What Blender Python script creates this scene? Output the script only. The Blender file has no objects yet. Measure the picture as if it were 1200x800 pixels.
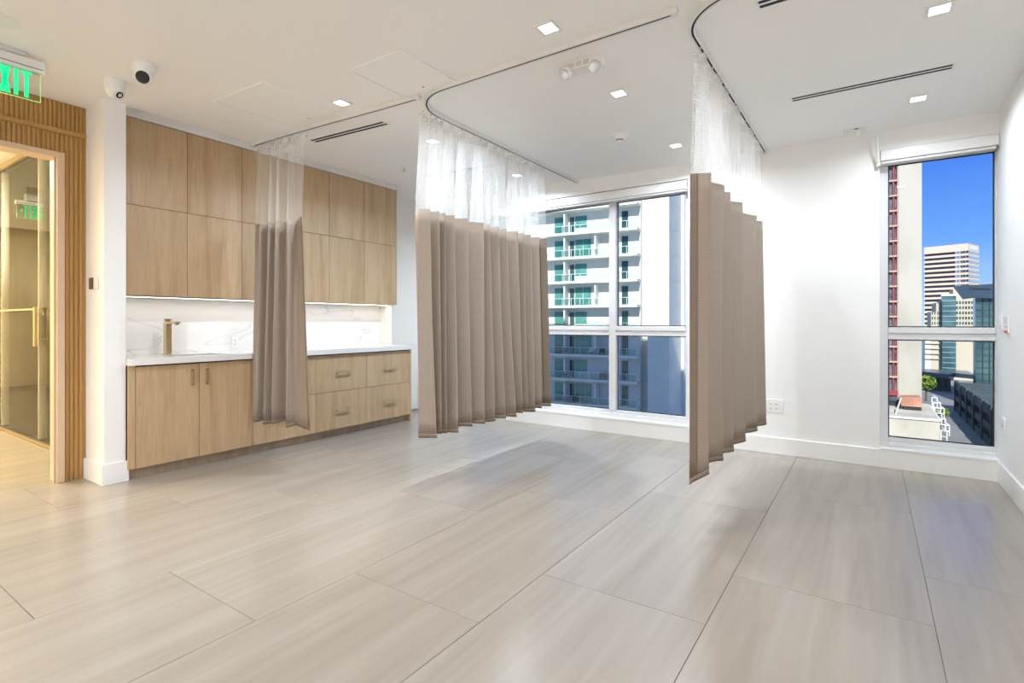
import bpy, bmesh, math, random
from mathutils import Vector, Matrix
random.seed(7)
PI = math.pi
SC = bpy.context.scene
COL = SC.collection

# ------------------------------------------------------------------ camera
F_PX, CX, HY, CAM_H = 620.0, 600.0, 377.5, 1.183      # focal length and horizon in a 1200x800 frame
YAW = math.atan2(420.0, F_PX)
cam_d = bpy.data.cameras.new('camera')
cam_d.sensor_width = 36.0
cam_d.lens = F_PX / 1200.0 * 36.0
cam_d.shift_y = -(400.0 - HY) / 1200.0
cam_d.clip_end = 3000
cam = bpy.data.objects.new('camera', cam_d); COL.objects.link(cam)
cam.location = (0, 0, CAM_H); cam.rotation_euler = (PI / 2, 0, YAW)
SC.camera = cam

# ------------------------------------------------------------------ sky, sun, exposure
SC.view_settings.view_transform = 'Standard'
SC.view_settings.look = 'None'
SC.view_settings.gamma = 1.0
SC.view_settings.use_curve_mapping = False
SC.view_settings.exposure = 0.12
SC.cycles.use_denoising = True
SC.cycles.max_bounces = 14
SC.cycles.diffuse_bounces = 8
SC.cycles.transparent_max_bounces = 24
SC.cycles.sample_clamp_indirect = 6.0
SC.cycles.caustics_reflective = False
SC.cycles.caustics_refractive = False

wd = bpy.data.worlds.new('sky'); SC.world = wd; wd.use_nodes = True
nt = wd.node_tree; nt.nodes.clear()
o_ = nt.nodes.new('ShaderNodeOutputWorld'); b_ = nt.nodes.new('ShaderNodeBackground')
tc = nt.nodes.new('ShaderNodeTexCoord'); sx = nt.nodes.new('ShaderNodeSeparateXYZ')
rp = nt.nodes.new('ShaderNodeValToRGB')
nt.links.new(tc.outputs['Generated'], sx.inputs[0]); nt.links.new(sx.outputs['Z'], rp.inputs[0])
e = rp.color_ramp.elements
e[0].position = 0.0; e[0].color = (0.52, 0.74, 1.0, 1)
e[1].position = 0.12; e[1].color = (0.16, 0.40, 0.96, 1)
for p, c in ((0.26, (0.055, 0.21, 0.88, 1)), (.5, (.20, .36, .70, 1)), (1.0, (.24, .38, .64, 1))):
    k = e.new(p); k.color = c
nz = nt.nodes.new('ShaderNodeTexNoise'); nz.inputs['Scale'].default_value = 3.0; nz.inputs['Detail'].default_value = 6
mp = nt.nodes.new('ShaderNodeMapping'); mp.inputs['Scale'].default_value = (1, 1, 5)
nt.links.new(tc.outputs['Generated'], mp.inputs[0]); nt.links.new(mp.outputs[0], nz.inputs['Vector'])
cr = nt.nodes.new('ShaderNodeValToRGB'); cr.color_ramp.elements[0].position = .55; cr.color_ramp.elements[1].position = .85
cr.color_ramp.elements[1].color = (.35, .35, .35, 1)
nt.links.new(nz.outputs['Fac'], cr.inputs[0])
mx = nt.nodes.new('ShaderNodeMixRGB'); mx.inputs[2].default_value = (.9, .95, 1, 1)
nt.links.new(cr.outputs[0], mx.inputs[0]); nt.links.new(rp.outputs[0], mx.inputs[1])
nt.links.new(mx.outputs[0], b_.inputs[0]); nt.links.new(b_.outputs[0], o_.inputs[0])
b_.inputs[1].default_value = 1.0

sun_d = bpy.data.lights.new('sun', 'SUN'); sun_d.energy = 6.2; sun_d.angle = 0.009; sun_d.color = (1.0, .96, .9)
sun = bpy.data.objects.new('sun', sun_d); COL.objects.link(sun)
SUN_DIR = Vector((-0.17, 0.80, -0.58)).normalized()
sun.rotation_euler = SUN_DIR.to_track_quat('-Z', 'Y').to_euler()
sun.location = (0, -20, 60)

LAMP_W = 16.0          # watts of one recessed ceiling light
LED_W = 0.7            # watts per metre of the strip under the wall cabinets

# ------------------------------------------------------------------ helpers
FW = (-math.sin(YAW), math.cos(YAW)); RT = (math.cos(YAW), math.sin(YAW))
def ray(px):
    u = (px - CX) / F_PX
    return FW[0] + RT[0] * u, FW[1] + RT[1] * u
def on_y(px, py, Y):                       # point of the plane y = Y seen at a pixel of the photograph
    dx, dy = ray(px); t = Y / dy
    return Vector((dx * t, Y, CAM_H + (HY - py) / F_PX * t))
def on_x(px, py, X):
    dx, dy = ray(px); t = X / dx
    return Vector((X, dy * t, CAM_H + (HY - py) / F_PX * t))
def ceil_z(X):
    s = min(1, max(0, (-X - 2.2) / 2.4)); s = s * s * (3 - 2 * s)
    return 2.752 + .06 * s
def ceil_slope(X):
    return math.atan((ceil_z(X + .05) - ceil_z(X - .05)) / .1)

class MB:
    def __init__(s): s.v = []; s.f = []; s.uv = None
    def add(s, vs, fs):
        n = len(s.v); s.v += [tuple(v) for v in vs]; s.f += [tuple(i + n for i in f) for f in fs]; return s
    def box(s, x0, x1, y0, y1, z0, z1):
        vs = [(x, y, z) for z in (z0, z1) for y in (y0, y1) for x in (x0, x1)]
        return s.add(vs, [(0, 2, 3, 1), (4, 5, 7, 6), (0, 1, 5, 4), (2, 6, 7, 3), (0, 4, 6, 2), (1, 3, 7, 5)])
    def bar(s, a, b, w, h=None, up=(0, 0, 1)):
        h = h or w; a = Vector(a); b = Vector(b); d = (b - a).normalized(); upv = Vector(up)
        if abs(d.dot(upv)) > .98: upv = Vector((1, 0, 0))
        r = d.cross(upv).normalized(); q = r.cross(d)
        vs = [p + r * (w / 2 * i) + q * (h / 2 * j) for p in (a, b) for i, j in ((-1, -1), (1, -1), (1, 1), (-1, 1))]
        return s.add(vs, [(3, 2, 1, 0), (4, 5, 6, 7), (0, 1, 5, 4), (1, 2, 6, 5), (2, 3, 7, 6), (3, 0, 4, 7)])
    def tube(s, pts, r, n=10, close=False):
        pts = [Vector(p) for p in pts]; rings = []
        prev = None
        for i, p in enumerate(pts):
            d = (pts[min(i + 1, len(pts) - 1)] - pts[max(i - 1, 0)]).normalized()
            if prev is None:
                a = Vector((0, 0, 1)) if abs(d.z) < .9 else Vector((1, 0, 0))
                q = d.cross(a).normalized()
            else:
                q = (prev - d * prev.dot(d)).normalized()
            prev = q; w = d.cross(q)
            rr = r[i] if isinstance(r, (list, tuple)) else r
            rings.append([p + q * math.cos(2 * PI * k / n) * rr + w * math.sin(2 * PI * k / n) * rr for k in range(n)])
        vs = [v for R in rings for v in R]; fs = []
        for i in range(len(rings) - 1):
            for k in range(n):
                a, b = i * n + k, i * n + (k + 1) % n
                fs.append((a, b, b + n, a + n))
        fs.append(tuple(range(n))[::-1]); m = (len(rings) - 1) * n; fs.append(tuple(m + k for k in range(n)))
        return s.add(vs, fs)
    def lathe(s, prof, n=24, c=(0, 0, 0), axis=None):       # prof: list of (radius, height) along axis
        ax = Vector(axis or (0, 0, 1)).normalized()
        a = Vector((1, 0, 0)) if abs(ax.x) < .9 else Vector((0, 1, 0))
        q = ax.cross(a).normalized(); w = ax.cross(q); c = Vector(c)
        vs = [c + ax * h + q * math.cos(2 * PI * k / n) * r + w * math.sin(2 * PI * k / n) * r for r, h in prof for k in range(n)]
        fs = []
        for i in range(len(prof) - 1):
            for k in range(n):
                a_, b_ = i * n + k, i * n + (k + 1) % n
                fs.append((a_, b_, b_ + n, a_ + n))
        fs.append(tuple(range(n))[::-1]); m = (len(prof) - 1) * n; fs.append(tuple(m + k for k in range(n)))
        return s.add(vs, fs)
    def prism(s, pts, lo, hi, axis='z'):
        n = len(pts)
        def P(a, b, h): return (a, b, h) if axis == 'z' else ((a, h, b) if axis == 'y' else (h, a, b))
        vs = [P(a, b, lo) for a, b in pts] + [P(a, b, hi) for a, b in pts]
        fs = [tuple(range(n))[::-1], tuple(range(n, 2 * n))] + [(i, (i + 1) % n, (i + 1) % n + n, i + n) for i in range(n)]
        return s.add(vs, fs)
    def mesh(s, name, mat, bevel=0, smooth=False, seg=1):
        me = bpy.data.meshes.new(name); me.from_pydata(s.v, [], s.f)
        bm = bmesh.new(); bm.from_mesh(me)
        bmesh.ops.recalc_face_normals(bm, faces=bm.faces)
        if bevel:
            bmesh.ops.bevel(bm, geom=list(bm.edges), offset=bevel, segments=seg, affect='EDGES', profile=.5, clamp_overlap=True)
        if smooth:
            for f in bm.faces: f.smooth = True
            lim = math.radians(40)
            for ed in bm.edges:
                if len(ed.link_faces) == 2 and ed.calc_face_angle(0) > lim: ed.smooth = False
        bm.to_mesh(me); bm.free()
        me.materials.append(mat)
        return me
    def build(s, name, mat, parent=None, bevel=0, smooth=False, seg=1):
        return obj(name, s.mesh(name, mat, bevel, smooth, seg), parent)

def obj(name, me, parent=None):
    o = bpy.data.objects.new(name, me); COL.objects.link(o)
    if parent is not None: o.parent = parent
    return o
def tag(o, label=None, cat=None, group=None, kind=None):
    if label: o['label'] = label
    if cat: o['category'] = cat
    if group: o['group'] = group
    if kind: o['kind'] = kind
    return o
def thing(name, label, cat, loc=(0, 0, 0), rot=(0, 0, 0), group=None, kind=None):
    o = bpy.data.objects.new(name, None); COL.objects.link(o); o.empty_display_size = .1
    o.location = loc; o.rotation_euler = rot
    return tag(o, label, cat, group, kind)
def dup(o, parent=None, **kw):
    c = o.copy(); COL.objects.link(c)
    if parent is not None: c.parent = parent
    for k, v in kw.items(): c[k] = v
    return c
def dup_tree(root, loc, rot, label):
    r = dup(root); r.location = loc; r.rotation_euler = rot; r['label'] = label
    for ch in list(root.children):
        if ch.type == 'LIGHT': continue
        c = dup(ch, r)
        for g in list(ch.children): dup(g, c)
    return r
def box_part(name, mat, parent, dims, bevel=0):
    return MB().box(*dims).build(name, mat, parent, bevel)

# ------------------------------------------------------------------ materials
MAT = {}
def mat(name, col=(.8, .8, .8), rough=.5, metal=0, spec=.5, emit=None, es=0, bump=None, trans=0):
    m = bpy.data.materials.new(name); m.use_nodes = True; n = m.node_tree.nodes; L = m.node_tree.links
    p = n['Principled BSDF']
    p.inputs['Base Color'].default_value = (*col, 1); p.inputs['Roughness'].default_value = rough
    p.inputs['Metallic'].default_value = metal; p.inputs['Specular IOR Level'].default_value = spec
    if emit: p.inputs['Emission Color'].default_value = (*emit, 1); p.inputs['Emission Strength'].default_value = es
    if bump:
        t = n.new('ShaderNodeTexCoord'); z = n.new('ShaderNodeTexNoise'); z.inputs['Scale'].default_value = bump[0]
        z.inputs['Detail'].default_value = 4
        b = n.new('ShaderNodeBump'); b.inputs['Strength'].default_value = bump[1]; b.inputs['Distance'].default_value = .01
        L.new(t.outputs['Object'], z.inputs['Vector']); L.new(z.outputs['Fac'], b.inputs['Height']); L.new(b.outputs[0], p.inputs['Normal'])
    MAT[name] = m
    return m
def grained(name, c0, c1, c2, stretch, rough, scale=6.0, bump=.08, spec=.5, rand=True, fine=7.0):
    """long streaks: wood grain or veined stone; 'stretch' scales the object coordinates"""
    m = mat(name, c1, rough, spec=spec); n = m.node_tree.nodes; L = m.node_tree.links; p = n['Principled BSDF']
    t = n.new('ShaderNodeTexCoord'); mpn = n.new('ShaderNodeMapping'); mpn.inputs['Scale'].default_value = stretch
    add = n.new('ShaderNodeVectorMath'); add.operation = 'ADD'
    oi = n.new('ShaderNodeObjectInfo'); ml = n.new('ShaderNodeVectorMath'); ml.operation = 'SCALE'
    ml.inputs[0].default_value = (37, 53, 71)
    L.new(oi.outputs['Random'], ml.inputs['Scale'])
    L.new(t.outputs['Object'], mpn.inputs[0]); L.new(mpn.outputs[0], add.inputs[0])
    if rand: L.new(ml.outputs[0], add.inputs[1])
    a = n.new('ShaderNodeTexNoise'); a.inputs['Scale'].default_value = scale; a.inputs['Detail'].default_value = 8
    a.inputs['Distortion'].default_value = .6
    b = n.new('ShaderNodeTexNoise'); b.inputs['Scale'].default_value = scale * fine; b.inputs['Detail'].default_value = 5
    L.new(add.outputs[0], a.inputs['Vector']); L.new(add.outputs[0], b.inputs['Vector'])
    r = n.new('ShaderNodeValToRGB'); el = r.color_ramp.elements
    el[0].position = .3; el[0].color = (*c0, 1); el[1].position = .72; el[1].color = (*c2, 1)
    k = el.new(.5); k.color = (*c1, 1)
    mixn = n.new('ShaderNodeMixRGB'); mixn.inputs[0].default_value = .4
    L.new(a.outputs['Fac'], mixn.inputs[1]); L.new(b.outputs['Fac'], mixn.inputs[2])
    L.new(mixn.outputs[0], r.inputs[0]); L.new(r.outputs[0], p.inputs['Base Color'])
    bp = n.new('ShaderNodeBump'); bp.inputs['Strength'].default_value = bump; bp.inputs['Distance'].default_value = .004
    L.new(mixn.outputs[0], bp.inputs['Height']); L.new(bp.outputs[0], p.inputs['Normal'])
    return m
def glass(name, tint=(.97, .99, .98), rough=0.0, ior=1.5, base=0.0):
    m = bpy.data.materials.new(name); m.use_nodes = True; n = m.node_tree.nodes; L = m.node_tree.links
    n.remove(n['Principled BSDF']); out = n['Material Output']
    tr = n.new('ShaderNodeBsdfTransparent'); tr.inputs[0].default_value = (*tint, 1)
    gl = n.new('ShaderNodeBsdfGlossy'); gl.inputs['Roughness'].default_value = rough
    fr = n.new('ShaderNodeFresnel'); fr.inputs[0].default_value = ior
    mxs = n.new('ShaderNodeMixShader'); L.new(fr.outputs[0], mxs.inputs[0])
    L.new(tr.outputs[0], mxs.inputs[1]); L.new(gl.outputs[0], mxs.inputs[2]); L.new(mxs.outputs[0], out.inputs[0])
    MAT[name] = m
    return m
def fabric(name, c0, c1, net=False):
    m = bpy.data.materials.new(name); m.use_nodes = True; n = m.node_tree.nodes; L = m.node_tree.links
    n.remove(n['Principled BSDF']); out = n['Material Output']
    uv = n.new('ShaderNodeUVMap'); mpn = n.new('ShaderNodeMapping'); mpn.inputs['Rotation'].default_value = (0, 0, PI / 4)
    L.new(uv.outputs[0], mpn.inputs[0])
    ch = n.new('ShaderNodeTexChecker'); L.new(mpn.outputs[0], ch.inputs['Vector'])
    ch.inputs['Scale'].default_value = 105 if not net else 120
    ch.inputs['Color1'].default_value = (*c0, 1); ch.inputs['Color2'].default_value = (*c1, 1)
    df = n.new('ShaderNodeBsdfDiffuse'); tl = n.new('ShaderNodeBsdfTranslucent')
    mxs = n.new('ShaderNodeMixShader'); mxs.inputs[0].default_value = .22 if not net else .45
    L.new(df.outputs[0], mxs.inputs[1]); L.new(tl.outputs[0], mxs.inputs[2])
    if not net:
        L.new(ch.outputs['Color'], df.inputs[0]); L.new(ch.outputs['Color'], tl.inputs[0])
        sh = n.new('ShaderNodeBsdfGlossy'); sh.inputs['Roughness'].default_value = .45
        ad = n.new('ShaderNodeMixShader'); ad.inputs[0].default_value = .05
        L.new(mxs.outputs[0], ad.inputs[1]); L.new(sh.outputs[0], ad.inputs[2]); L.new(ad.outputs[0], out.inputs[0])
        bp = n.new('ShaderNodeBump'); bp.inputs['Strength'].default_value = .25; bp.inputs['Distance'].default_value = .002
        L.new(ch.outputs['Fac'], bp.inputs['Height']); L.new(bp.outputs[0], df.inputs['Normal'])
    else:
        df.inputs[0].default_value = (*c0, 1); tl.inputs[0].default_value = (*c0, 1)
        tr = n.new('ShaderNodeBsdfTransparent'); mm = n.new('ShaderNodeMixShader')
        rg = n.new('ShaderNodeMapRange'); rg.inputs['To Min'].default_value = .10; rg.inputs['To Max'].default_value = .38
        L.new(ch.outputs['Fac'], rg.inputs[0]); L.new(rg.outputs[0], mm.inputs[0])
        L.new(tr.outputs[0], mm.inputs[1]); L.new(mxs.outputs[0], mm.inputs[2]); L.new(mm.outputs[0], out.inputs[0])
    MAT[name] = m
    return m
def veined(name):
    m = mat(name, (.82, .80, .77), .22); n = m.node_tree.nodes; L = m.node_tree.links; p = n['Principled BSDF']
    t = n.new('ShaderNodeTexCoord'); mpn = n.new('ShaderNodeMapping'); mpn.inputs['Rotation'].default_value = (.95, 0, 0)
    mpn.inputs['Scale'].default_value = (1, .55, 1.7); mpn.inputs['Location'].default_value = (0, .35, .2)
    L.new(t.outputs['Object'], mpn.inputs[0])
    a = n.new('ShaderNodeTexNoise'); a.inputs['Scale'].default_value = 1.3; a.inputs['Detail'].default_value = 2.2; a.inputs['Distortion'].default_value = .5
    L.new(mpn.outputs[0], a.inputs['Vector'])
    s1 = n.new('ShaderNodeMath'); s1.operation = 'SUBTRACT'; s1.inputs[1].default_value = .5
    s2 = n.new('ShaderNodeMath'); s2.operation = 'ABSOLUTE'
    L.new(a.outputs['Fac'], s1.inputs[0]); L.new(s1.outputs[0], s2.inputs[0])
    r = n.new('ShaderNodeValToRGB'); el = r.color_ramp.elements
    el[0].position = 0; el[0].color = (.64, .61, .575, 1); el[1].position = .0045; el[1].color = (.84, .82, .79, 1)
    L.new(s2.outputs[0], r.inputs[0]); L.new(r.outputs[0], p.inputs['Base Color'])
    return m
def mottled(name, c0, c1, scale, rough=.8, detail=6, stretch=(1, 1, 1), spec=.2):
    m = mat(name, c0, rough, spec=spec); n = m.node_tree.nodes; L = m.node_tree.links; p = n['Principled BSDF']
    t = n.new('ShaderNodeTexCoord'); mpn = n.new('ShaderNodeMapping'); mpn.inputs['Scale'].default_value = stretch
    a = n.new('ShaderNodeTexNoise'); a.inputs['Scale'].default_value = scale; a.inputs['Detail'].default_value = detail
    r = n.new('ShaderNodeValToRGB'); r.color_ramp.elements[0].position = .35; r.color_ramp.elements[1].position = .65
    r.color_ramp.elements[0].color = (*c0, 1); r.color_ramp.elements[1].color = (*c1, 1)
    L.new(t.outputs['Object'], mpn.inputs[0]); L.new(mpn.outputs[0], a.inputs['Vector']); L.new(a.outputs['Fac'], r.inputs[0])
    L.new(r.outputs[0], p.inputs['Base Color'])
    return m

M_WALL = mat('wall_paint', (.90, .895, .885), .55, bump=(180, .03))
M_CEIL = mat('ceiling_paint', (.93, .93, .925), .6, bump=(160, .03))
M_TRIM = mat('trim_paint', (.89, .885, .875), .35)
M_TILE = grained('floor_tile', (.30, .258, .216), (.35, .308, .264), (.398, .356, .312), (1.0, .055, 1.0), .24, scale=5.0, bump=.04, fine=5.0)
M_GROUT = mat('grout', (.33, .29, .25), .9)
M_OAK = grained('oak_veneer', (.42, .275, .145), (.53, .37, .215), (.60, .45, .285), (1.0, 1.0, .07), .36, scale=9.0, bump=.06)
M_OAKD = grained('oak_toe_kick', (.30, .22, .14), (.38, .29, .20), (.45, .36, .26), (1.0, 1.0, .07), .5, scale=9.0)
M_FLUTE = grained('fluted_wood', (.38, .205, .058), (.42, .232, .07), (.455, .258, .085), (1.0, 1.0, .03), .45, scale=14.0, bump=.01)
M_CASING = mat('casing_wood', (.64, .48, .33), .4)
M_BEIGEW = grained('pale_wood_wall', (.52, .46, .33), (.60, .54, .40), (.66, .60, .46), (1, 1, .06), .35, scale=8.0)
M_GAP = mat('dark_gap', (.05, .035, .022), .9)
M_STONE = mat('white_quartz', (.84, .825, .80), .18)
M_SPLASH = veined('veined_quartz')
M_BRASS = mat('brushed_brass', (.70, .56, .34), .32, 1.0)
M_BRASSD = mat('aged_brass', (.40, .28, .14), .35, 1.0)
M_STEEL = mat('sink_steel', (.6, .6, .6), .3, 1.0)
M_ALU = mat('window_aluminium', (.78, .778, .79), .35)
M_GASKET = mat('gasket', (.04, .045, .05), .6)
M_PLAST = mat('white_plastic', (.86, .855, .84), .3)
M_PLASTG = mat('grey_plastic', (.62, .62, .61), .35)
M_SHADE = mat('shade_fascia', (.83, .82, .81), .28)
M_BLACK = mat('black_gloss', (.012, .010, .010), .08)
M_DARK = mat('dark_plastic', (.05, .04, .035), .4)
M_SLOT = mat('duct_dark', (.012, .016, .035), .8)
M_BROWN = mat('reader_brown', (.10, .065, .045), .3)
M_RED = mat('red_plastic', (.6, .09, .06), .4)
M_TRACK = mat('track_white', (.80, .80, .79), .35, .1)
M_CLEAR = glass('lens_clear', (.95, .95, .95), .05)
M_LENS = mat('lamp_lens', (.6, .6, .6), .2, spec=.5)
M_LED = mat('led_diffuser', (.9, .9, .9), .5, emit=(1, .97, .92), es=9.0)
M_STRIP = mat('led_strip', (.9, .9, .9), .5, emit=(1, .93, .82), es=6.0)
M_GREEN = mat('sign_green', (.02, .5, .2), .4, emit=(.0, .85, .28), es=.95)
M_ACRYL = glass('sign_acrylic', (.96, .99, .96), 0, 1.25)
M_EDGE = mat('sign_edge', (.5, .8, .35), .3, emit=(.35, .8, .15), es=.6)
M_PANE = glass('window_glass', (.97, .985, .985), 0, 1.18)
M_PART = glass('partition_glass', (.96, .985, .955), 0, 1.45)
M_TAUPE = fabric('taupe_fabric', (.50, .415, .345), (.45, .37, .305))
M_HEM = fabric('taupe_hem', (.33, .25, .185), (.30, .225, .165))
M_NET = fabric('curtain_net', (.93, .93, .93), (.9, .9, .9), net=True)
M_HEAD = fabric('net_header', (.93, .93, .93), (.9, .9, .9), net=True)
# outside
M_STUCCO = mottled('white_stucco', (.70, .71, .67), (.77, .78, .74), .25)
M_SLAB = mottled('balcony_concrete', (.66, .67, .62), (.78, .78, .73), .6)
M_GGLASS = mottled('green_glazing', (.05, .19, .16), (.11, .33, .27), .5, rough=.08, spec=.8)
M_DGLASS = mottled('dark_green_glazing', (.015, .05, .045), (.05, .11, .09), .4, rough=.08, spec=.8)
M_RAIL = mat('railing_white', (.75, .77, .76), .4)
M_RGLASS = glass('railing_glass', (.80, .88, .88), .02, 1.4)
M_CONC = mottled('raw_concrete', (.39, .37, .31), (.49, .465, .40), .35, stretch=(.6, 1, .25))
M_SALMON = mat('salmon_slab', (.50, .33, .26), .8)
M_REDP = mat('red_primer', (.30, .035, .04), .6)
M_SMOKE = mottled('smoky_glazing', (.08, .09, .11), (.20, .21, .24), .6, rough=.12, spec=.6)
M_BEIGE = mat('beige_granite', (.70, .54, .42), .7)
M_BAND = mat('band_windows', (.02, .022, .03), .1)
M_BLUEGL = mottled('sky_glazing', (.22, .33, .42), (.42, .52, .58), .05, rough=.15, spec=.6)
M_CREAM = mat('cream_stone', (.50, .455, .36), .8)
M_TEAL = mottled('teal_glazing', (.02, .06, .07), (.08, .16, .16), .12, rough=.1, spec=.7)
M_SLATE = mottled('shaded_slate_glass', (.035, .065, .095), (.06, .095, .13), .08, rough=.25)  # dark tone carries the shade the glass building stands in
M_GARAGE = mottled('shaded_garage_concrete', (.055, .075, .08), (.09, .11, .115), .2)  # colour lowered to put the street's shade into the concrete
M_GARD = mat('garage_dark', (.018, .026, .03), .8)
M_ASPH = mottled('asphalt', (.20, .20, .20), (.26, .26, .26), .1)
M_ROOFW = mottled('white_roof_wall', (.44, .41, .34), (.58, .55, .47), .25, stretch=(1, 1, .5))
M_TANK = mottled('rusty_tank', (.38, .18, .12), (.50, .28, .20), .5)
M_LEAF = mottled('foliage', (.05, .12, .02), (.25, .36, .05), 1.2)
M_TRUNK = mat('bark', (.12, .08, .05), .9)
M_OWN = mat('own_facade', (.6, .6, .6), .8)

# ------------------------------------------------------------------ room shell
XR, YB = .795, 5.28                       # right wall, back wall
XL, XW, YF = -5.15, -4.96, -5.2           # wall behind the cabinets, slatted wood wall, wall behind the camera
PX0, PX1, PY0, PY1 = -5.15, -4.615, 1.52, 1.66   # the white pier beside the cabinets

# floor: large porcelain tiles, long side towards the window, staggered by a third
floor = MB().box(-13.2, .95, -5.4, 5.6, -.30, -.006).build('floor', M_GROUT); tag(floor, kind='structure')
TW, TL, J = .742, 1.462, .0011
tile_cache = {}
def tile(x0, x1, y0, y1):
    x0 += J; x1 -= J; y0 += J; y1 -= J
    if x1 - x0 < .02 or y1 - y0 < .02: return
    key = (round(x1 - x0, 3), round(y1 - y0, 3))
    if key not in tile_cache:
        w, l, c = (x1 - x0) / 2, (y1 - y0) / 2, .001
        vs = [(-w, -l, -.006), (w, -l, -.006), (w, l, -.006), (-w, l, -.006), (-w, -l, -c), (w, -l, -c), (w, l, -c), (-w, l, -c),
              (-w + c, -l + c, 0), (w - c, -l + c, 0), (w - c, l - c, 0), (-w + c, l - c, 0)]
        fs = [(8, 9, 10, 11)] + [(i, (i + 1) % 4, (i + 1) % 4 + 4, i + 4) for i in range(4)] + [(i + 4, (i + 1) % 4 + 4, (i + 1) % 4 + 8, i + 8) for i in range(4)]
        tile_cache[key] = MB().add(vs, fs).mesh('tile', M_TILE)
    o = obj('tile', tile_cache[key], floor); o.location = ((x0 + x1) / 2, (y0 + y1) / 2, 0)
for k in range(-1, 18):
    cx1 = .208 - TW * k + TW; cx0 = cx1 - TW
    ph = 3.115 - .487 * ((k) % 3)
    ys = [ph + TL * j for j in range(-7, 4)]
    for a, b in zip(ys[:-1], ys[1:]):
        if cx0 > -5.0:
            tile(max(cx0, XL), min(cx1, XR), max(a, YF), min(b, YB))
        elif cx1 > XL and cx0 < XL:
            tile(max(cx0, -13), cx1, max(a, -1.2), min(b, PY0 + .1))
        else:
            tile(max(cx0, -13), cx1, max(a, -1.2), min(b, 1.66))
            tile(max(cx0, -13), cx1, max(a, 1.74), min(b, YB))

# ceiling: gently rising towards the cabinets
RX, RY0, RY1, RZ = -4.655, PY1, 4.645, 2.90        # the recess above the wall cabinets
def ceil_strip(mb, x0, x1, y0, y1, n):
    vs = []; fs = []
    for i in range(n + 1):
        x = x0 + (x1 - x0) * i / n
        for y in (y0, y1): vs += [(x, y, ceil_z(x)), (x, y, 3.1)]
    for i in range(n):
        a = 4 * i
        fs += [(a, a + 2, a + 6, a + 4), (a + 1, a + 5, a + 7, a + 3), (a, a + 4, a + 5, a + 1), (a + 2, a + 3, a + 7, a + 6)]
    fs += [(0, 1, 3, 2), (4 * n, 4 * n + 2, 4 * n + 3, 4 * n + 1)]
    mb.add(vs, fs)
cm = MB(); ceil_strip(cm, RX, .95, YF - .1, 5.6, 56); ceil_strip(cm, -5.2, RX, YF - .1, RY0, 3); ceil_strip(cm, -5.2, RX, RY1, 5.6, 3)
cm.box(-5.2, RX, RY0, RY1, RZ, 3.1)
tag(cm.build('ceiling', M_CEIL, smooth=True), kind='structure')

W1 = (-4.42, -1.485, .155, 2.595); W2 = (.064, XR, .155, 2.588)       # window openings in the back wall
wb = MB(); Y2 = 5.56
wb.box(-5.3, W1[0], YB, Y2, 0, 3.0); wb.box(W1[1], W2[0], YB, Y2, 0, 3.0)
wb.box(W1[0], W1[1], YB, Y2, 0, W1[2] - .01); wb.box(W1[0], W1[1], YB, Y2, W1[3], 3.0)
wb.box(W2[0], XR, YB, Y2, 0, W2[2] - .01); wb.box(W2[0], XR, YB, Y2, W2[3], 3.0)
tag(wb.build('wall_back', M_WALL), kind='structure')
tag(MB().box(XR, XR + .15, YF - .1, Y2, 0, 3.0).build('wall_right', M_WALL), kind='structure')
tag(MB().box(XL - .14, XL, PY1, YB, 0, 3.0).build('wall_left', M_WALL), kind='structure')
tag(MB().box(XL, .95, YF - .15, YF, 0, 3.0).build('wall_front', M_WALL), kind='structure')
tag(MB().box(PX0 - .14, PX1, PY0, PY1, 0, 2.83).build('wall_pier', M_WALL, bevel=.003), kind='structure')
# slatted wood wall with the doorway
DY0, DY1, DZ = .32, 1.343, 2.415
ww = MB(); ww.box(XW - .13, XW, DY1 + .045, PY0, 0, 2.84); ww.box(XW - .13, XW, YF, DY0 - .045, 0, 2.84)
ww.box(XW - .13, XW, DY0 - .045, DY1 + .045, DZ + .02, 2.84)
wall_wood = tag(ww.build('wall_wood', M_FLUTE), kind='structure')
pitch = .0262
def flutes(y0, y1, z0, z1):
    m = MB(); n = max(1, int(round((y1 - y0) / pitch))); w = (y1 - y0) / n
    for i in range(n):
        a = y0 + i * w
        pr = [(XW, a), (XW, a + w * .06), (XW + .004, a + w * .16), (XW + .0065, a + w * .34), (XW + .007, a + w * .5), (XW + .0065, a + w * .66), (XW + .004, a + w * .84), (XW, a + w * .94)]
        m.prism([(p[0], p[1]) for p in pr], z0, z1)
    o = m.build('fluted_panel', M_FLUTE, wall_wood); o['kind'] = 'stuff'
flutes(DY1 + .047, PY0 - .016, .0, 2.575); flutes(DY0 - .045, DY1 + .045, DZ + .024, 2.575)
flutes(YF + .01, DY0 - .047, .0, 2.575); flutes(YF + .01, PY0 - .016, 2.612, 2.82)
MB().box(XW, XW + .022, YF + .01, PY0 - .002, 2.577, 2.610).build('ledge', M_FLUTE, wall_wood, bevel=.003)
d1 = thing('door_1', 'wood cased doorway leading into the glazed corridor', None, (XW, (DY0 + DY1) / 2, 0), kind='structure')
def loc(o, root):                       # keep world placement of a mesh made in world coordinates
    o.location = -Vector(root.location); return o
for dims in ((XW - .14, XW + .022, DY1, DY1 + .045, 0, DZ + .02), (XW - .14, XW + .022, DY0 - .045, DY0, 0, DZ + .02), (XW - .14, XW + .022, DY0, DY1, DZ - .02, DZ + .02)):
    loc(box_part('casing', M_CASING, d1, dims, .003), d1)
for dims in ((XW - .03, XW - .01, DY1 - .012, DY1, 0, DZ - .02), (XW - .03, XW - .01, DY0, DY0 + .012, 0, DZ - .02)):
    loc(box_part('door_stop', M_CASING, d1, dims), d1)

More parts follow.
